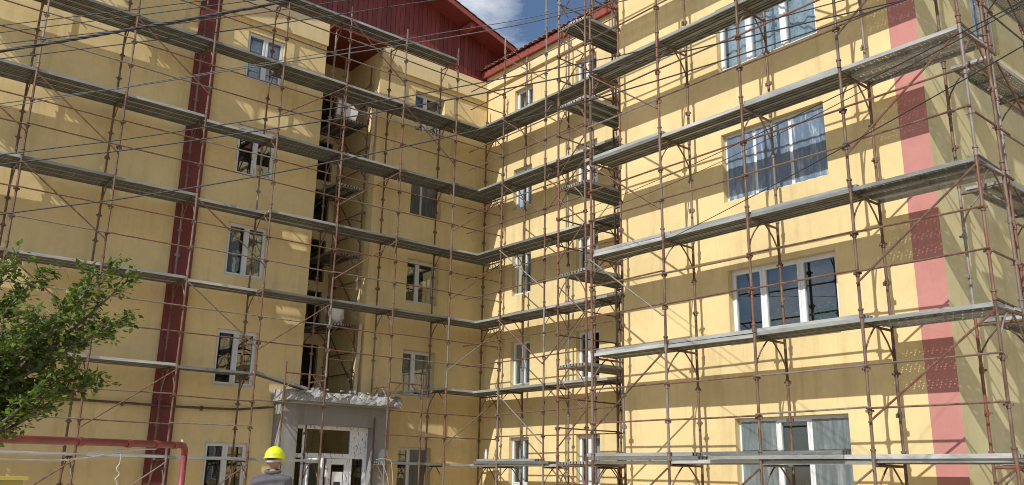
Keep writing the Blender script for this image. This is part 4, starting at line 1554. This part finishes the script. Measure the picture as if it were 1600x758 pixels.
def worker():
    H0 = 0.14
    d = at_d(428, 715, 11.0)
    px, py = d.x, d.y
    t = thing('person', 'worker in yellow green hard hat and dark grey jacket seen from behind', 'person', (px, py, H0))
    # facing away from the camera and to the right
    t.rotation_euler = (0, 0, math.radians(-40))
    P_ = [(0, 0, 0.98), (0, 0.0, 1.12), (0, -0.005, 1.28), (0, -0.01, 1.42), (0, 0.0, 1.50), (0, 0.02, 1.58),            # 0-5 spine, neck
          (-0.17, -0.005, 1.425), (-0.235, -0.02, 1.14), (-0.24, 0.07, 0.90),                                              # 6-8 left arm
          (0.17, -0.005, 1.425), (0.235, -0.02, 1.14), (0.24, 0.07, 0.90),                                                 # 9-11 right arm
          (-0.10, 0, 0.90), (-0.105, 0.015, 0.50), (-0.11, -0.01, 0.09), (-0.12, 0.13, 0.035),                              # 12-15
          (0.10, 0, 0.90), (0.105, 0.015, 0.50), (0.11, -0.01, 0.09), (0.12, 0.13, 0.035)]                                  # 16-19
    E_ = [(0, 1), (1, 2), (2, 3), (3, 4), (4, 5), (3, 6), (6, 7), (7, 8), (3, 9), (9, 10), (10, 11), (0, 12), (12, 13), (13, 14), (14, 15), (0, 16), (16, 17), (17, 18), (18, 19)]
    Rr = [0.12, 0.115, 0.125, 0.115, 0.058, 0.055, 0.062, 0.046, 0.030, 0.062, 0.046, 0.030, 0.085, 0.058, 0.04, 0.035, 0.085, 0.058, 0.04, 0.035]
    for s, w in ((-1, 8), (1, 11)):                                 # hands
        wr = Vector(P_[w])
        pc = wr + Vector((0, 0.03, -0.07))
        P_.append(tuple(pc)); Rr.append((0.034, 0.018)); pi_ = len(P_) - 1
        E_.append((w, pi_))
        for q, (off, ln) in enumerate(((0.030, 0.072), (0.011, 0.084), (-0.009, 0.078), (-0.028, 0.062))):
            a = pc + Vector((s * -0.002, off + 0.0, -0.03)); b_ = a + Vector((s * -0.006, 0.006, -ln * 0.5)); c_ = b_ + Vector((s * -0.018, 0.004, -ln * 0.45))
            i0 = len(P_)
            P_ += [tuple(a), tuple(b_), tuple(c_)]; Rr += [0.010, 0.0092, 0.0085]
            E_ += [(pi_, i0), (i0, i0 + 1), (i0 + 1, i0 + 2)]
        a = pc + Vector((s * -0.012, 0.042, 0.012)); b_ = a + Vector((s * -0.012, 0.022, -0.034))
        i0 = len(P_)
        P_ += [tuple(a), tuple(b_)]; Rr += [0.0115, 0.010]
        E_ += [(pi_, i0), (i0, i0 + 1)]
    body = skin_body('person_body', P_, E_, Rr, 0)
    bm = bmesh.new()
    bm.from_mesh(body)
    hb = head_bm()
    tmp = bpy.data.meshes.new('tmp')
    HT = Matrix.Translation((0, 0.015, 1.555)) @ Matrix.Rotation(math.radians(-6), 4, 'X') @ Matrix.Rotation(math.radians(-12), 4, 'Z')
    hb.transform(HT)
    hb.to_mesh(tmp)
    hb.free()
    bm.from_mesh(tmp)
    bm.to_mesh(body)
    bm.free()
    for p in body.polygons: p.use_smooth = True
    body.materials.clear()
    body.materials.append(M['skin'])
    place('body', body, t)
    # jacket: torso and arms a little fuller than the body
    JP = [P_[0], P_[1], P_[2], (0, -0.015, 1.43), (0, 0.0, 1.525), P_[6], P_[7], (-0.24, 0.06, 0.925), P_[9], P_[10], (0.24, 0.06, 0.925), (0, 0, 0.86)]
    JE = [(0, 1), (1, 2), (2, 3), (3, 4), (3, 5), (5, 6), (6, 7), (3, 8), (8, 9), (9, 10), (0, 11)]
    JR = [(0.185, 0.15), (0.175, 0.14), (0.18, 0.145), (0.155, 0.125), (0.082, 0.082), 0.095, 0.068, 0.05, 0.095, 0.068, 0.05, (0.185, 0.15)]
    j = skin_body('jacket', JP, JE, JR, 0)
    for p in j.polygons: p.use_smooth = True
    j.materials.clear(); j.materials.append(M['jacket'])
    jo = place('jacket', j, t)
    mb = MB()
    ring = [(0.078 * math.cos(a), 0.005 + 0.082 * math.sin(a), 1.545 + 0.012 * math.sin(a)) for a in [2 * math.pi * i / 20 for i in range(21)]]
    mb.tube(ring, 0.022, 8, False)
    mb.build('collar', 'jacket', jo, True)
    # trousers
    TP = [P_[0], P_[12], P_[13], (-0.11, -0.01, 0.12), P_[16], P_[17], (0.11, -0.01, 0.12)]
    tr = skin_body('trousers', TP, [(0, 1), (1, 2), (2, 3), (0, 4), (4, 5), (5, 6)], [(0.165, 0.13), 0.098, 0.075, 0.062, 0.098, 0.075, 0.062], 0)
    for p in tr.polygons: p.use_smooth = True
    tr.materials.clear(); tr.materials.append(M['trousers'])
    place('trousers', tr, t)
    for s in (-1, 1):
        mb = MB()
        mb.tube([(s * 0.11, -0.06, 0.045), (s * 0.112, 0.0, 0.05), (s * 0.116, 0.09, 0.045), (s * 0.122, 0.19, 0.035)], [0.04, 0.05, 0.047, 0.03], 10)
        mb.tube([(s * 0.11, -0.015, 0.04), (s * 0.11, -0.012, 0.17)], [0.05, 0.058], 10)
        mb.build('boot', 'boot', t, True)
    # hair
    bm = bmesh.new()
    bmesh.ops.create_uvsphere(bm, u_segments=24, v_segments=16, radius=1)
    for v in list(bm.verts):
        if v.co.z < -0.25 or (v.co.y > 0.25 and v.co.z < 0.45):
            bm.verts.remove(v)
    for v in bm.verts:
        v.co = (v.co.x * 0.082, v.co.y * 0.102, v.co.z * 0.122 + 0.118)
    bm.transform(HT)
    me = bpy.data.meshes.new('hair')
    bm.to_mesh(me); bm.free()
    me.materials.append(M['hair'])
    for p in me.polygons: p.use_smooth = True
    place('hair', me, t)
    # hard hat: ribbed shell, brim and peak, white harness band
    bm = bmesh.new()
    n, rings = 36, 9
    prev = None
    verts = []
    for r in range(rings + 1):
        ph = (r / rings) * math.pi / 2
        row = []
        for i in range(n):
            a = 2 * math.pi * i / n
            cx, cy = math.cos(a), math.sin(a)
            k = math.cos(ph)
            rib = 0.004 * max(0, 1 - abs(cx * k) / 0.16) * math.sin(ph)
            row.append(bm.verts.new((cx * k * (0.112 + 0.0), cy * k * 0.138, 0.135 * math.sin(ph) ** 0.92 + rib)))
        verts.append(row)
    brim = []
    for i in range(n):
        a = 2 * math.pi * i / n
        cx, cy = math.cos(a), math.sin(a)
        pk = 0.055 * max(0, cy) ** 3
        brim.append(bm.verts.new((cx * 0.126, cy * (0.152 + pk), -0.014 - 0.012 * max(0, cy) ** 2)))
    rows = [brim] + verts
    for r in range(len(rows) - 1):
        for i in range(n):
            bm.faces.new((rows[r][i], rows[r][(i + 1) % n], rows[r + 1][(i + 1) % n], rows[r + 1][i]))
    me = bpy.data.meshes.new('hard_hat')
    HH = HT @ Matrix.Translation((0, 0.0, 0.150)) @ Matrix.Rotation(math.radians(2), 4, 'X')
    bm.transform(HH)
    bm.to_mesh(me); bm.free()
    me.materials.append(M['hat'])
    for p in me.polygons: p.use_smooth = True
    hat = place('hard_hat', me, t)
    so = hat.modifiers.new('shell', 'SOLIDIFY'); so.thickness = 0.004
    mb = MB()
    ring = [HT @ Vector((0.089 * math.cos(a), 0.108 * math.sin(a), 0.118 - 0.02 * max(0, -math.sin(a)))) for a in [math.pi * (0.92 + 1.16 * i / 20) for i in range(21)]]
    for q in range(20):
        a, b_ = ring[q], ring[q + 1]
        dz = Vector((0, 0, 0.014))
        mb.quad(a - dz, b_ - dz, b_ + dz, a + dz)
    nb = mb.build('nape_strap', 'white_cord', hat)
    nb.modifiers.new('shell', 'SOLIDIFY').thickness = 0.005
    mb = MB()
    mb.tube([HT @ Vector((0.084, 0.0, 0.14)), HT @ Vector((0.078, 0.03, 0.06)), HT @ Vector((0.04, 0.085, 0.005))], 0.005, 6)
    mb.build('chin_strap', 'dark_rubber', hat)
worker()
